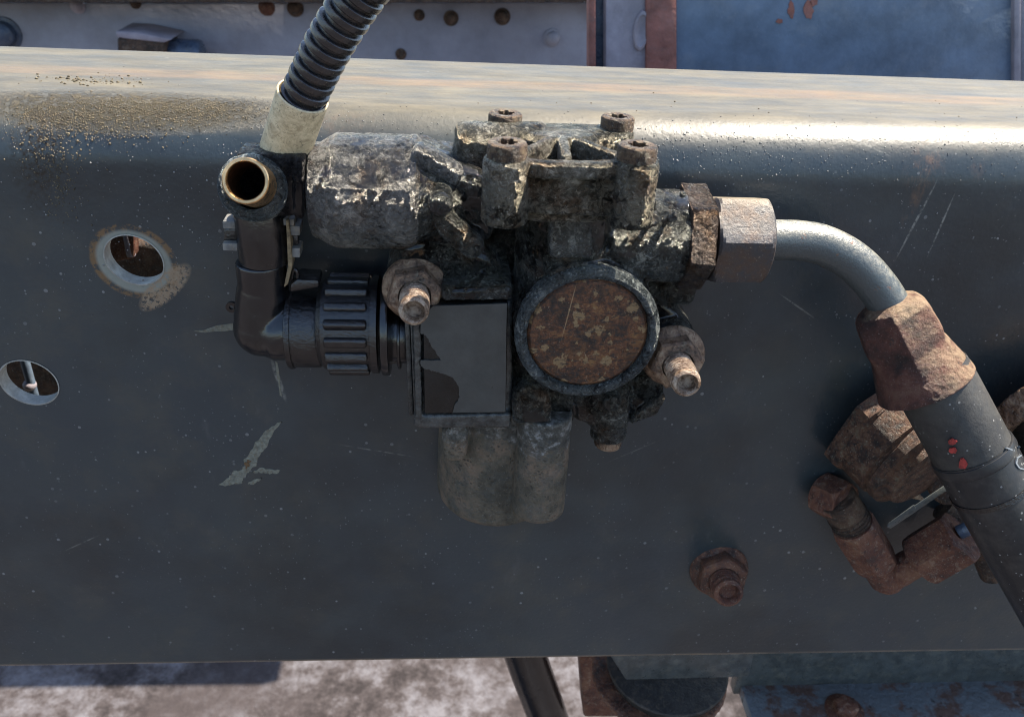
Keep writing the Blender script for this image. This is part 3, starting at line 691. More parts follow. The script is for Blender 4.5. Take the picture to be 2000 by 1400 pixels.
# ------------------------------------------------------------------ flange nuts with studs
def flange_nut(px, py, h, r, tip, label, name='flange_nut', mats=('nut', 'thread'), rot=.2, marks=True, hx=None, hole=.56):
    c = P(px, py, h); u = U(px, py, h); e = P(tip[0], tip[1], tip[2]); ax = (e - c).normalized()
    t = thing(name, c, label, 'nut', 'flanged nuts on studs')
    R = r * u
    f = MB().lathe(c - ax * 4, ax, [(0, R*.96), (4, R), (9, R*.99), (14, R*.93), (22, R*.76), (28, R*.60)], 64)
    fo = f.build('flange', M[mats[0]], t)
    if marks:
        for k in range(14):
            a = .5 + k * .42 + random.uniform(-.1, .1)
            A_, B_, C_ = basis(ax); d = A_ * math.cos(a) + B_ * math.sin(a)
            MBk = MB().lathe(c + ax * 9.5 + d * R * .87, ax, [(0, 3.2), (1.8, 2.8), (2.0, 1.4), (.6, 1.2)], 10)
            MBk.build('stamp_mark', M[mats[0]], fo)
    hr = R * .86; hl = 46 * (R / 60)
    # hexagon with rounded top chamfer
    A_, B_, C_ = basis(ax, rot); t2 = bmesh.new(); rings = []; n_ = 48
    for d, rr_, cap in ((10, 1, 0), (hl - 8, 1, 0), (hl - 2, .97, hr * .985), (hl + 2, .9, hr * .90), (hl + 3, .72, hr * .78), (hl + 3.2, hole, 0), (hl - 6, hole - .02, 0)):
        rg = []
        for i in range(n_):
            a = 2*PI*i/n_; hexr = hr * .866 / math.cos(((a + PI/6) % (PI/3)) - PI/6)
            q_ = min(hexr * (rr_ if rr_ > .75 else 1), cap) if cap and rr_ > .75 else (hr * rr_ if rr_ <= .75 else hexr)
            rg.append(t2.verts.new(c + C_ * d + (A_ * math.cos(a) + B_ * math.sin(a)) * q_))
        rings.append(rg)
    for r0, r1 in zip(rings, rings[1:]):
        for i in range(n_): t2.faces.new([r0[i], r0[(i+1) % n_], r1[(i+1) % n_], r1[i]])
    hb = MB(); hb._in(t2); hb.build('hexagon', M[mats[0]], t, ang=22)
    sr = R * (.44 if not hx else hx); Ln = (e - c).length
    pr = [(6, sr * .9)]; d = hl - 8
    while d < Ln - 14:
        pr += [(d, sr * .72), (d + 2.6, sr), (d + 4.2, sr), (d + 6.8, sr * .72), (d + 9.4, sr * .72)]; d += 9.6
    pr += [(Ln - 10, sr * .97), (Ln - 3, sr * .95), (Ln, sr * .84), (Ln + 1, sr * .74), (Ln - 4, sr * .64), (Ln - 16, sr * .56), (Ln - 20, sr * .2), (Ln - 20, 0)]
    MB().lathe(c, ax, pr, 48).build('threaded_stud', M[mats[1]], t, ang=30)
    return t
flange_nut(811, 563, 152, 65, (808, 609, 268), 'brown flanged nut with stud at the upper left corner of the grey plate')
flange_nut(1314, 694, 172, 63, (1342, 750, 290), 'brown flanged nut with stud touching the lower right of the round rusty cap')
flange_nut(1404, 1112, 6, 57, (1424, 1160, 108), 'dark rusty flanged nut alone low on the bare rail', mats=('rust', 'rustred'), rot=.45, marks=False, hx=.5, hole=.60)

# ------------------------------------------------------------------ pipe fitting with brass tube
ft = thing('pipe_fitting', P(525, 365, 60), 'black oil-soaked fitting with an open brass tube, left end of the valve', 'pipe fitting')
b = MB(); b.ext([(460, 300), (576, 304), (574, 424), (462, 424)], 105, 168, 5)
b.ext([(572, 306), (594, 308), (592, 430), (574, 426)], 40, 172, 3)
cast(b.build('fitting_block', M['oil'], ft), 2.2, 2, ((2.5, 20, 'CLOUDS'), (2.2, 6, 'CLOUDS')))
b = MB(); a0, a1 = P(506, 372, 120), P(489, 364, 196); u = U(497, 366, 190)
b.lathe(a0, a1 - a0, [(0, 62*u), (46, 67*u), (66, 67*u), (76, 63*u), (81, 55*u), (78, 46*u), (70, 44*u), (40, 44*u), (0, 44*u)], 64, closed=True)
cast(b.build('seal_ring', M['ring'], ft), 2.0, 2, ((3.0, 18, 'CLOUDS'), (1.6, 6, 'CLOUDS')))
b = MB(); e0, e1 = P(508, 366, 150), P(479, 353, 248); Ln = (e1 - e0).length; u = U(480, 354, 236)
b.lathe(e0, e1 - e0, [(0, 45*u), (Ln - 2, 45*u), (Ln, 43*u), (Ln, 38*u), (Ln - 2, 36*u), (Ln - 5, 35.5*u)], 72, caps=False)
b.build('brass_tube', M['brass'], ft)
b = MB(); b.lathe(e0, e1 - e0, [(Ln - 5, 35.4*u), (-30, 35.0*u), (-30, 0)], 72, caps=False); b.build('tube_bore', M['brassin'], ft)

# ------------------------------------------------------------------ cream sleeve and corrugated hose
b = MB(); s0, s1 = P(551, 312, 110), P(592, 186, 150); u = U(575, 240, 130); Ln = (s1 - s0).length
b.lathe(s0, s1 - s0, [(0, 50*u), (Ln - 1, 49.5*u), (Ln, 48*u), (Ln, 46*u), (Ln - 3, 45*u), (Ln - 60, 45*u)], 64, caps=False)
b.build('hose_sleeve', M['sleeve'], tag(thing('sleeve', s0, 'grubby cream sleeve round the lower end of the ribbed black hose', 'sleeve'), None))
hs_pts = [P(583, 212, 142), P(598, 178, 152), P(640, 92, 170), P(690, 10, 185), P(755, -80, 200)]
hz = thing('corrugated_hose', hs_pts[0], 'ribbed black hose rising out of the cream sleeve over the rail', 'hose')
R_ = 47 * U(620, 130, 160)
b = MB(); b.tube(hs_pts, R_ * .80, 40, 10); b.build('hose_core', M['hose'], hz)
pts = spline(hs_pts, 60); acc = 0; step = 18.5; first = None; mids = []
for i in range(1, len(pts)):
    acc += (pts[i] - pts[i-1]).length
    if acc >= step: acc -= step; mids.append((pts[i], (pts[min(i+2, len(pts)-1)] - pts[i-2 if i > 1 else 0]).normalized()))
rb = MB().lathe(Vector(), (0, 0, 1), [(-6.6, R_ * .80), (-6.2, R_ * .92), (-4.4, R_ * .985), (0, R_), (4.4, R_ * .985), (6.2, R_ * .92), (6.6, R_ * .80)], 48, closed=True).build('hose_rib', M['hose'], None)
for k, (p_, d_) in enumerate(mids):
    o = rb if k == 0 else rb.copy()
    if k: COL.objects.link(o)
    o.parent = hz; o.location = (p_ - hs_pts[0]) * S; o.rotation_mode = 'QUATERNION'; o.rotation_quaternion = d_.to_track_quat('Z', 'Y')

# ------------------------------------------------------------------ electrical connector
ec = thing('electrical_connector', P(513, 640, 90), 'black plastic elbow plug with ribbed collar, plugged into the left of the valve', 'connector')
u = U(513, 560, 100)
b = MB(); b.cylz(513, 400, 508, 100, 52, b=2, r2=52); b.build('clamp_shell', M['plastic'], ec)
b = MB(); b.cylz(513, 508, 580, 100, 49, b=2); b.tube([P(513, 560, 100), P(512, 600, 100), P(516, 628, 100), P(540, 642, 100), P(572, 643, 100)], lambda t: (49 + 16 * t) * u, 48, 8)
b.ball(P(514, 640, 100), 58 * u, (1, 1, 1), 4); b.cylx(520, 566, 643, 100, 61, b=3)
elbow = b.build('elbow_body', M['plastic'], ec)
m = elbow.modifiers.new('r', 'REMESH'); m.mode = 'VOXEL'; m.voxel_size = 2.4 * S; m.use_smooth_shade = True
m = elbow.modifiers.new('s', 'SMOOTH'); m.iterations = 8; m.factor = .7; bake(elbow)
b = MB(); b.cylx(553, 622, 643, 100, 75, b=6); b.cylx(620, 634, 642, 100, 68, b=2); b.cylx(553, 566, 643, 100, 78, b=4); b.build('elbow_socket', M['plasticd'], ec)
for x0, x1, y0, y1 in ((434, 464, 432, 447), (434, 464, 475, 490), (561, 586, 441, 460), (561, 586, 484, 503), (545, 575, 427, 441)):
    b = MB(); b.ext([(x0, y0), (x1, y0 + 1), (x1, y1 + 1), (x0 + 1, y1)], 84, 118, 2); b.build('clamp_lug', M['plasticg'], ec)
for x0, x1, y0, y1 in ((437, 462, 446, 477), (566, 582, 458, 486)):
    b = MB(); b.ext([(x0, y0), (x1, y0), (x1, y1), (x0, y1)], 88, 106, 2); b.build('clamp_bridge', M['plasticd'], ec)
b = MB(); b.ext([(558, 430), (564, 430), (568, 470), (571, 520), (562, 556), (554, 562), (562, 520), (560, 470)], 96, 124, 1.5); b.build('clamp_seam', M['gritseam'], ec, label='seam caked with pale brown dirt')
b = MB(); b.tube([P(569, 548, 112), P(574, 528, 118), P(580, 530, 120), P(582, 546, 118)], 3.4, 10, 6); b.build('clip_hook', M['plasticd'], ec)
b = MB(); b.ext([(566, 556), (580, 546), (622, 548), (624, 562), (566, 572)], 80, 128, 4); b.build('clip_tab', M['plasticd'], ec)
c0 = P(452, 601, 90); b = MB(); b.lathe(c0 + Vector((0, 6, 0)), (0, -1, 0), [(0, 10), (6, 10), (6, 4), (0, 4)], 24, closed=True); b.build('eyelet', M['plastic'], ec)
# ribbed collar
uu = U(685, 630, 100); pc = P(628, 632, 100); pe = P(742, 632, 100); pe.z = pc.z; r = 93 * uu
b = MB(); b.lathe(pc, pe - pc, [(0, r*.86), (8, r*.95), (26, r*.965), ((pe-pc).length - 12, r*.965), ((pe-pc).length - 11, r*1.035), ((pe-pc).length, r*1.035), ((pe-pc).length + 1, r*.9)], 96)
colr = b.build('screw_collar', M['plasticd'], ec)
NR = 17
b = MB(); ln_ = (pe - pc).length
rib0 = MB(); rib0.box(Vector((0, 0, 0)), (ln_ - 30, 15, 17), 4.5, seg=3); rib0 = rib0.build('collar_rib', M['plasticd'], None)
for k in range(NR):
    a = 2 * PI * k / NR + .1; o = rib0 if k == 0 else rib0.copy()
    if k: COL.objects.link(o)
    q_ = pc + Vector((ln_ / 2 - 1, -math.cos(a) * r * .965, math.sin(a) * r * .965))
    o.parent = colr; o.location = (q_ - P(513, 640, 90)) * S; o.rotation_euler = (a, 0, 0)
b = MB(); b.cylx(742, 757, 634, 100, 100, b=2); b.build('collar_flange', M['plastic'], ec)
b = MB(); b.cylx(755, 800, 650, 100, 60, b=3); b.cylx(775, 781, 655, 100, 66, b=1.5); b.build('plug_neck', M['plastic'], ec)
b = MB(); b.ext([(750, 686), (768, 686), (768, 708), (750, 708)], 96, 140, 2); b.ext([(748, 704), (776, 704), (776, 711), (748, 711)], 90, 142, 1.5); b.build('latch', M['plasticd'], ec)

# ------------------------------------------------------------------ air hose: union nut, bent pipe, crimped ferrule, rubber hose
ah = thing('air_hose', P(1450, 470, 120), 'bent grey pipe with hex nut, rusted ferrule and thick black rubber hose', 'air hose')
b = MB(); u = U(1455, 468, 122); m_ = P(1460, 468, 122); p0 = P(1404, 468, 180); p1 = P(1516, 468, 180); p0.z = p1.z = m_.z; p0.y = p1.y = m_.y
def chamfer_nut(mb, p0, p1, r, rot, hole=.5, seg=60, c0=.08, c1=.18, flat=.985):
    ax = p1 - p0; Ln = ax.length; A_, B_, C_ = basis(ax, rot); t2 = bmesh.new(); rings = []
    for d, cap, mul in ((0, r*.88, 1), (Ln*c0*.5, r*.95, 1), (Ln*c0, r*1.0, 1), (Ln*(1-c1), r*1.0, 1), (Ln*(1-c1*.55), r*.97, 1), (Ln*(1-c1*.2), r*.915, 1), (Ln, r*.84, 1), (Ln, r*hole, 0)):
        rg = []
        for i in range(seg):
            a = 2*PI*i/seg; hx = r*.866/math.cos(((a + PI/6) % (PI/3)) - PI/6)
            q_ = min(hx, cap * flat) if mul else cap
            rg.append(t2.verts.new(p0 + C_*d + (A_*math.cos(a) + B_*math.sin(a))*q_))
        rings.append(rg)
    for r0, r1 in zip(rings, rings[1:]):
        for i in range(seg): t2.faces.new([r0[i], r0[(i+1) % seg], r1[(i+1) % seg], r1[i]])
    t2.faces.new(rings[0][::-1]); t2.faces.new(rings[-1]); mb._in(t2)
chamfer_nut(b, p0, p1, 92*u, PI/6 + .21); b.build('union_nut', M['union'], ah, ang=18)
pp = [P(1500, 468, 122), P(1560, 470, 122), P(1610, 480, 126), P(1665, 510, 136), P(1712, 558, 150), P(1752, 622, 170), P(1770, 660, 180)]
b = MB(); b.tube(pp, 39 * U(1600, 480, 122), 40, 10); b.build('steel_pipe', M['pipe'], ah)
f0, f1 = P(1728, 592, 158), P(1808, 752, 210); ax = f1 - f0; Ln = ax.length; u = U(1790, 680, 190)
b = MB(); A_, B_, C_ = basis(ax, .25); t2 = bmesh.new(); rings = []; n_ = 72
for d, rr_, oct_ in ((-4, 34, 0), (0, 46, .3), (8, 62, .8), (22, 73, 1), (.42*Ln, 79, 1), (.54*Ln, 76, .6), (.66*Ln, 82, .1), (.85*Ln, 92, 0), (.98*Ln, 99, 0), (Ln, 100, 0), (Ln + 1, 97, 0), (Ln - 2, 91, 0), (Ln - 18, 86, 0), (Ln - 22, 60, 0)):
    rg = []
    for i in range(n_):
        a = 2*PI*i/n_; w_ = (a % (PI/3)) - PI/6
        k = 1 + oct_ * (.9 * (.90 / math.cos(w_) - .96) + .03 * math.cos(2 * a + 1))
        rg.append(t2.verts.new(f0 + C_*d + (A_*math.cos(a) + B_*math.sin(a)) * rr_ * u * k * .95))
    rings.append(rg)
for r0, r1 in zip(rings, rings[1:]):
    for i in range(n_): t2.faces.new([r0[i], r0[(i+1) % n_], r1[(i+1) % n_], r1[i]])
t2.faces.new(rings[0][::-1]); t2.faces.new(rings[-1])
b._in(t2); fr = b.build('crimp_ferrule', M['ferrule'], ah)
cast(fr, 2.0, 5, ((2.4, 34, 'CLOUDS'), (1.6, 8, 'CLOUDS')))
hp = [P(1812, 726, 204), P(1838, 770, 222), P(1905, 893, 262), P(1985, 1040, 312), P(2085, 1220, 370), P(2200, 1430, 430)]
ur = U(1838, 765, 215); R_ = 75 * ur
b = MB(); b.tube(hp[:3], R_, 56, 14); b.build('hose_cuff', M['rubberd'], ah, label='dusty upper length of the hose')
b = MB(); b.tube([hp[2] + (hp[2]-hp[1]).normalized() * -12] + hp[2:], R_ * 1.03, 56, 14); b.build('rubber_hose', M['rubber'], ah)
dr = (hp[3] - hp[1]).normalized()
b = MB(); b.lathe(hp[2] - dr * 20, dr, [(0, R_*1.0), (2, R_*1.05), (16, R_*1.07), (20, R_*1.06), (24, R_*1.0)], 64); b.build('hose_band', M['rubber'], ah)
def smear(px, py, h, w_, l_, name, mat, ang=0, parent=None):    # a flat paint mark lying on the hose skin
    pass
M['redpaint'] = m_plain('red_paint_mark', (.28, .03, .025), .5, 0, .5, 10, 1)
M['print'] = m_plain('faded_white_print', (.13, .15, .17), .5, 0, .3, 10, .6)
def on_hose(px, py, hc):        # nearest skin point of the hose seen at that pixel
    d = (P(px, py, hc) - CAM).normalized(); best = None; k = CAM.copy(); ps = spline(hp, 16)
    tlo = (P(px, py, 420) - CAM).length; 
    for i in range(400):
        q_ = CAM + d * (tlo + i)
        dm = min((q_ - a).length for a in ps)
        if dm <= R_ * 1.035 + .6:
            c_ = min(ps, key=lambda a: (q_ - a).length); return q_, (q_ - c_).normalized()
    return P(px, py, hc), Vector((0, -1, 0))
def decal(pts, name, mat, parent, off=1.6, th=.8):
    t2 = bmesh.new(); f = []; g = []
    for x, y in pts:
        q_, n_2 = on_hose(x, y, 300); f.append(t2.verts.new(q_ + n_2 * off)); g.append(t2.verts.new(q_ + n_2 * (off - 3)))
    t2.faces.new(f); t2.faces.new(g[::-1])
    for i in range(len(f)): t2.faces.new([f[i], g[i], g[(i+1) % len(f)], f[(i+1) % len(f)]])
    b = MB(); b._in(t2); return b.build(name, M[mat], parent)
def rough_blob(cx, cy, rx, ry, n_=18): return [(cx + rx * math.cos(2*PI*i/n_) * random.uniform(.7, 1.15), cy + ry * math.sin(2*PI*i/n_) * random.uniform(.7, 1.15)) for i in range(n_)]
for cx, cy, rx, ry in ((1860, 861, 9, 6), (1862, 878, 9, 6), (1880, 906, 9, 11)): decal(rough_blob(cx, cy, rx, ry), 'red_paint_mark', 'redpaint', ah, 3.5 if cy < 890 else 1.6)
def stroke(p, w_=3): 
    out = []; (x0, y0), (x1, y1) = p; dx, dy = x1-x0, y1-y0; l_ = math.hypot(dx, dy); nx, ny = -dy/l_*w_, dx/l_*w_
    return [(x0+nx, y0+ny), ((x0+x1)/2+nx, (y0+y1)/2+ny), (x1+nx, y1+ny), (x1-nx, y1-ny), ((x0+x1)/2-nx, (y0+y1)/2-ny), (x0-nx, y0-ny)]
for seg_ in (((1964, 874), (1980, 880)), ((1980, 880), (1992, 871)), ((1980, 880), (1976, 892)), ((1986, 894), (1984, 905)), ((1984, 905), (1990, 914)), ((1990, 914), (2001, 917)), ((1986, 894), (1994, 889))):
    decal(stroke(seg_, 1.3), 'printed_letter', 'print', ah)
# cable tie
ct = thing('cable_tie', P(1830, 960, 150), 'thin black cable tie, its tail sticking out left of the thick hose', 'cable tie')
b = MB(); b.bar(P(1850, 950, 190), P(1782, 996, 200), 12, 3, 1, Vector((0, -1, 0.3))); b.ext([(1786, 986), (1791, 998), (1740, 1032), (1733, 1030), (1735, 1023)], 198, 201, 1)
b.build('tie_tail', M['steel'], ct)
b = MB(); b.lathe(hp[2] + dr * 60, dr, [(0, R_*1.03), (0, R_*1.06), (10, R_*1.06), (10, R_*1.03)], 64, closed=True); 
b.build('tie_loop', M['plasticd'], ct)

# ------------------------------------------------------------------ rusty fittings behind the hose
rf = thing('threaded_port', P(1740, 850, 0), 'big dirt-caked brown port half hidden behind the thick rubber hose', 'port')
a0, a1 = P(1724, 812, -4), P(1832, 922, 132); ax = a1 - a0; u = U(1740, 850, 60); Ln = ax.length
b = MB(); chamfer_nut(b, a0, a0 + ax * .26, 146*u, .5, .8, c0=.02, c1=.3); b.build('port_hexagon', M['rustport'], rf, ang=18)
b = MB(); b.lathe(a0 + ax*.20, ax, [(0, 130*u), (.40*Ln, 127*u), (.42*Ln, 119*u), (.46*Ln, 119*u), (.48*Ln, 124*u), (.60*Ln, 122*u), (.64*Ln, 106*u), (.74*Ln, 100*u), (.76*Ln, 76*u), (.78*Ln, 0)], 72); b.build('port_barrel', M['rustport'], rf, ang=18)
b = MB(); b.cyl(P(1850, 930, 60), P(1856, 950, 110), 42*u, b=8); cast(b.build('port_outlet', M['rustdark'], rf), 2.4, 2)
b = MB(); b.ext([(1716, 952), (1730, 958), (1770, 966), (1795, 966), (1810, 980), (1785, 975), (1740, 968), (1718, 960)], 20, 40, 3); b.build('port_gasket', M['nut'], rf)

re = thing('rusty_elbow', P(1735, 1120, 20), 'crooked red-brown rusty elbow fitting with hex nuts, lower right of the rail', 'pipe elbow')
b = MB(); chamfer_nut(b, P(1604, 962, 12), P(1652, 984, 66), 50, .3, .5); b.ball(P(1632, 968, 40), 40, (1, .9, .9)); b.build('end_nut', M['rustred'], re, ang=18)
b = MB(); e0, e1 = P(1634, 972, 58), P(1676, 1040, 66); b.cyl(e0, e1, 41, b=3)
for k in range(6): b.lathe(e0 + (e1-e0) * (.45 + k * .09), e1 - e0, [(0, 40), (2, 43.5), (4, 40)], 40)
b.build('threaded_neck', M['rustdark'], re)
b = MB(); chamfer_nut(b, P(1664, 1022, 66), P(1712, 1100, 72), 51, .2, .6); b.build('hexagon', M['rustred'], re, ang=18)
b = MB(); b.cyl(P(1706, 1088, 72), P(1732, 1130, 74), 38, b=3); b.cyl(P(1732, 1130, 74), P(1800, 1088, 92), 33, b=3); b.ball(P(1732, 1127, 74), 38)
cast(b.build('elbow', M['rustred'], re), 2.2, 3, ((3, 26, 'CLOUDS'), (1.2, 7, 'CLOUDS')))
b = MB(); chamfer_nut(b, P(1797, 1094, 88), P(1878, 1046, 108), 63, .55, .5, c0=.1, c1=.06); b.build('square_nut', M['rustred'], re, ang=18)
rp = thing('brown_pipe', P(1850, 1000, 30), 'dirty brown pipe end behind the thick hose, below the big port', 'pipe')
b = MB(); b.tube([P(1842, 990, 20), P(1880, 1020, 40), P(1915, 1060, 50), P(1940, 1120, 60)], 30, 32, 8); b.build('pipe_wall', M['rustdark'], rp)
b = MB(); b.cyl(P(1872, 1040, 108), P(1925, 1016, 118), 15, b=2); b.build('pipe_coupling', M['cast2'], rp)
# component at the right edge
rc = thing('rust_rimmed_chamber', P(2060, 800, 0), 'glossy dark chamber with a crumbling rust rim at the right edge', 'brake chamber')
ax = Vector((.25, -1, -.45)).normalized(); c0 = P(2058, 775, 20)
b = MB(); b.lathe(c0, ax, [(0, 148), (6, 152), (46, 150), (52, 146), (52, 0)], 80, sq=(1, 1)); cast(b.build('rust_rim', M['nut'], rc), 2.6, 2, ((8, 24, 'CLOUDS'), (4, 8, 'CLOUDS')))
b = MB(); b.lathe(c0 + ax * 46, ax, [(0, 132), (60, 128), (90, 110), (104, 70), (108, 0)], 80); b.build('chamber', M['black'], rc)

# ------------------------------------------------------------------ far side of the frame, seen above the rail
M['farpaint'] = m_plain('weathered_grey_lilac_paint', (.30, .30, .34), .5, 0, .25, 420, 3, 40, .6, (.24, .22, .22))
M['bluepaint'] = m_plain('weathered_blue_grey_paint', (.13, .18, .25), .45, 0, .3, 260, 3, 40, .5, (.26, .28, .30))
M['paleside'] = m_plain('pale_mauve_plate', (.30, .27, .30), .5, 0, .25, 120, 3, 30, .5, (.36, .31, .33))
n = NT('rusty_pale_blue_paint'); c = n.mix(n.noise(110, 6), (.12, .15, .17), (.20, .23, .25))
c = n.mix(n.mul(n.th(n.noise(120, 8, .68), .50, .58), .9), c, n.mix(n.noise(20, 6), (.10, .045, .03), (.17, .11, .085)))
c = n.mix(n.mul(n.th(n.noise(40, 8, .7), .60, .66), .8), c, (.03, .022, .018)); M['palepaint'] = n.done(c, .6, 0, n.bump(n.noise(20, 7), 6, 1), .4)
M['mudrubber'] = m_plain('muddy_rubber', (.022, .021, .020), .6, 0, .4, 30, 3, 8, .6, (.12, .09, .06))
M['redox'] = m_plain('red_oxide_edge', (.26, .10, .075), .6, 0, .35, 90, 4, 20, .5, (.16, .12, .11))
HF = -2900
def px_box(x0, x1, y0, y1, h, th, mat, name, parent, bev=8):
    b = MB(); b.ext([(x0, y0), (x1, y0), (x1, y1), (x0, y1)], h - th, h, bev); return b.build(name, M[mat], parent)
fr_ = thing('far_frame_rail', P(600, 200, HF), 'blurred grey-lilac riveted frame rail beyond the near rail', 'chassis rail')
px_box(-700, 1250, 6, 470, HF, 60, 'farpaint', 'channel', fr_)
px_box(-700, 1250, -60, 6, HF + 260, 330, 'rustdark', 'shaded_upper_flange', fr_)  # box coloured dark to stand in for the shaded strip up there
def rivet(px, py, r, mat, h=HF):
    u = U(px, py, h); p_ = P(px, py, h)
    return MB().lathe(p_ + Vector((0, 2, 0)), (0, -1, 0), [(0, r*u*1.35), (10, r*u*1.3), (12, r*u), (r*u*.8, r*u*.9), (r*u*1.1, r*u*.55), (r*u*1.2, 0)], 24).build('rivet', M[mat], fr_)
for px, py, r, mt in ((152, 12, 11, 'paleside'), (265, 7, 8, 'rustdark'), (521, 15, 12, 'rustred'), (577, 17, 12, 'rustdark'), (819, 30, 8, 'rustdark'), (881, 36, 11, 'rustdark'), (981, 33, 12, 'rustdark'), (1079, 74, 13, 'farpaint'), (10, 66, 24, 'cast2'), (783, 106, 8, 'rustdark')):
    rivet(px, py, r, mt)
bx = thing('mounting_block', P(300, 90, HF + 100), 'dark blurred block with pale top edge on the far riveted rail', 'bracket')
b = MB(); b.ext([(228, 74), (322, 78), (322, 140), (230, 140)], HF, HF + 220, 12); b.build('block', M['rustdark'], bx)
b = MB(); b.ext([(226, 62), (270, 64), (335, 78), (320, 84), (228, 74)], HF, HF + 224, 4); b.build('block_top', M['paleside'], bx)
b = MB(); b.cylx(322, 392, 108, HF + 120, 30, b=20); b.build('bolt_end', M['cast2'], bx)
cm = thing('cross_member', P(1500, 200, -1500), 'blurred blue-grey panel with a red-oxide edge at the upper right', 'cross member')
px_box(1318, 1982, -80, 420, -1500, 60, 'bluepaint', 'panel', cm)
px_box(1994, 2300, -80, 420, -1520, 60, 'farpaint', 'side_plate', cm)
px_box(1981, 1995, -80, 420, -1480, 90, 'paleside', 'panel_edge', cm, 4)
px_box(1262, 1322, -80, 420, -1485, 80, 'redox', 'rusty_strip', cm, 6)
px_box(1183, 1264, -80, 420, -1500, 60, 'paleside', 'mauve_plate', cm, 6)
px_box(1162, 1184, -80, 420, -1560, 60, 'cast2', 'dark_return', cm, 4)
px_box(1150, 1164, -80, 420, -1490, 60, 'redox', 'red_edge', cm, 4)
b = MB(); p_ = P(1252, 60, -1500); u = U(1252, 60, -1500)
b.lathe(p_, (0, -1, 0), [(0, 38*u), (10, 36*u), (12, 30*u), (8, 28*u), (0, 0)], 40, sq=(1, .42)); b.build('oval_boss', M['paleside'], cm)
b = MB()
for cx, cy, rx, ry in ((1523, 42, 7, 5), (1546, 20, 7, 18), (1580, 22, 10, 20), (1590, 5, 8, 8)): b.ext(rough_blob(cx, cy, rx, ry), -1502, -1497, 0)
b.build('rust_streak', M['redox'], cm)

# inside the channel, seen through the two holes
ib = thing('inner_bracket', P(262, 510, -420), 'brown blurred bracket seen through the ringed bolt hole', 'bracket')
b = MB(); b.ext([(190, 440), (262, 440), (262, 505), (190, 520)], -470, -430, 6); b.build('bracket_plate', M['rustred'], ib)
b = MB(); b.ext([(150, 490), (340, 470), (340, 620), (150, 640)], -560, -500, 6); b.build('bracket_web', M['rustdark'], ib)
b = MB(); b.cylz(250, 440, 500, -440, 10, b=3); b.build('bracket_stud', M['paleside'], ib)
sr_ = thing('blue_rod', P(60, 760, -400), 'thin blue-grey rod seen through the plain lower left hole', 'rod')
b = MB(); b.cylz(58, 560, 900, -420, 9, b=3); b.build('rod_shaft', M['bluepaint'], sr_)
b = MB(); b.ball(P(58, 752, -420), 16); b.build('rod_joint', M['paleside'], sr_)
ip = thing('inner_plate', P(60, 760, -640), 'dark rusty plate deep inside the frame, behind the blue-grey rod', 'plate')
b = MB(); b.ext([(-700, 300), (500, 300), (500, 1180), (-700, 1180)], -700, -660, 6); b.build('plate_sheet', M['rustdark'], ip)

# ------------------------------------------------------------------ below the rail
lo = -640
bp = thing('black_pipe', P(1050, 1350, -300), 'dark blurred pipe slanting down left of the round rubber mount', 'pipe')
b = MB(); b.tube([P(985, 1150, -330), P(1030, 1290, -330), P(1080, 1430, -330), P(1110, 1560, -330)], 40 * U(1050, 1340, -330), 32, 6); b.build('pipe_wall', M['plastic'], bp)
rm = thing('rubber_mount', P(1310, 1340, -200), 'round dirty rubber mount with rusty rim and clamp plate, under the rail', 'mount')
b = MB(); p_ = P(1305, 1288, -190); u = U(1305, 1300, -190)
b.cyl(p_ + Vector((0, 0, -14)), p_ + Vector((0, 0, -52)), 118*u, 112*u, b=8, seg=64); b.build('rubber_pad', M['mudrubber'], rm)
b = MB(); b.cyl(p_ + Vector((-20, 0, -52)), p_ + Vector((-20, 0, -86)), 132*u, 126*u, b=8, seg=64); cast(b.build('rusty_rim', M['rust'], rm), 3, 2)
b = MB(); b.ext([(1180, 1262), (1478, 1262), (1462, 1322), (1222, 1328)], -170, -95, 5); b.build('clamp_plate', M['steel'], rm)
b = MB(); b.ext([(1130, 1262), (1200, 1262), (1250, 1400), (1140, 1400)], -420, -330, 8); b.build('rusty_arm', M['rustred'], rm)
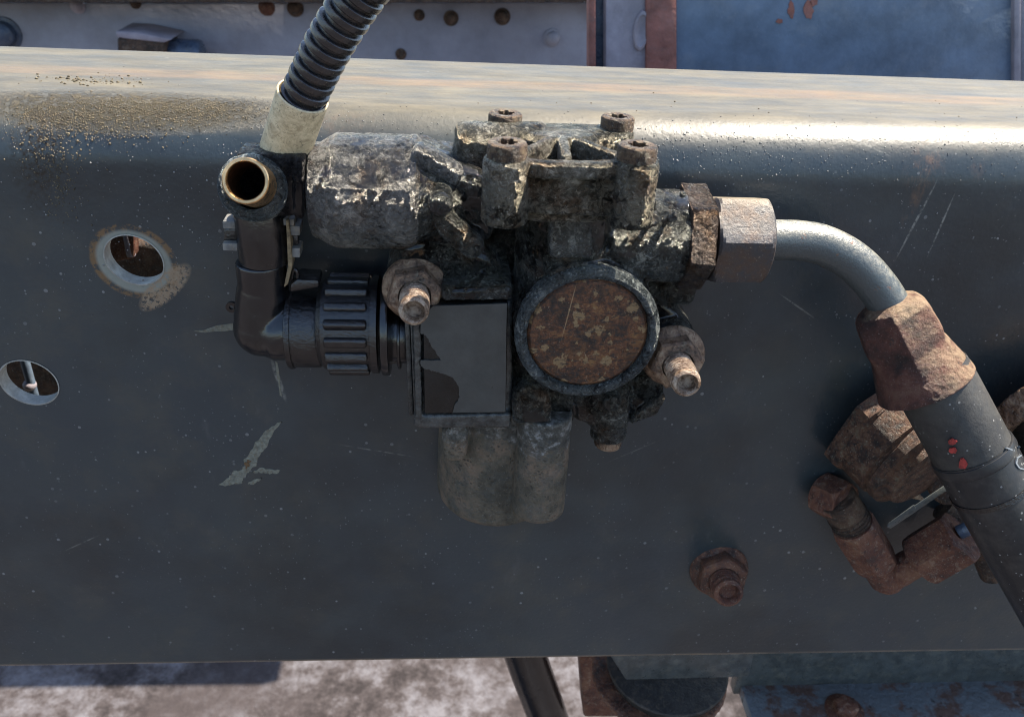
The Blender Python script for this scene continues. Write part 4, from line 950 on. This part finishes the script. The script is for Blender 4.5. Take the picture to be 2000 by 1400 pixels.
lp = thing('lower_plate', P(1700, 1370, lo), 'blurred blue-grey plate under the lower right of the rail', 'plate')
ug = lambda x, y, h: P(x, y, h)
b = MB(); zt = P(1700, 1335, -300).z
b.box(Vector((P(1790, 1350, -300).x, 70, zt - 20)), (1150, 540, 40), 5); b.build('plate_sheet', M['palepaint'], lp)
b = MB(); b.box(Vector((P(1790, 1300, -320).x, 322, zt + 80)), (1150, 40, 240), 5); b.build('plate_upstand', M['steel'], lp)
q_ = P(1660, 1385, -180); q_.z = zt
lb = thing('rusty_bolt', q_, 'orange-brown rusty bolt head standing on the blue-grey plate at the bottom', 'bolt')
b = MB(); p_ = P(1658, 1362, -205); p_.z = zt; b.lathe(p_, (0, 0, 1), [(0, 58), (5, 58), (7, 54), (7, 0)], 40); b.build('washer', M['rustred'], lb)
b = MB(); b.lathe(p_ + Vector((0, 0, 6)), (0, 0, 1), [(0, 38), (24, 38), (29, 32), (29, 0)], 6, bev=2); b.build('bolt_head', M['rustred'], lb)

# ground --------------------------------------------------------------
def m_ground():
    n = NT('stony_ground'); f = n.math('ADD', n.mul(n.noise(420, 6, .6), .5), n.mul(n.noise(90, 10, .72), .5))
    c = n.ramp(f, [(.42, (.018, .014, .014)), (.485, (.045, .037, .037)), (.535, (.078, .071, .075)), (.60, (.12, .115, .125))])
    c = n.mix(n.mul(n.th(n.noise(900, 6), .50, .60), .7), c, (.040, .032, .032))
    return n.done(c, .85, 0, n.bump(n.noise(120, 8), 30, .8), .3)
gm_ = m_ground()
GZ = ZBOT - 2400
me = bpy.data.meshes.new('ground'); G = 60000
me.from_pydata([((x) * S, (y) * S, 0) for x, y in ((-G, -G), (G, -G), (G, G), (-G, G))], [], [(0, 1, 2, 3)]); me.materials.append(gm_)
go = bpy.data.objects.new('ground', me); COL.objects.link(go); go.location = (0, 0, GZ * S); go['kind'] = 'structure'
bpy.context.view_layer.update()
print('tris', sum(len(p.vertices) - 2 for o in scene.objects if o.type == 'MESH' for p in o.data.polygons))
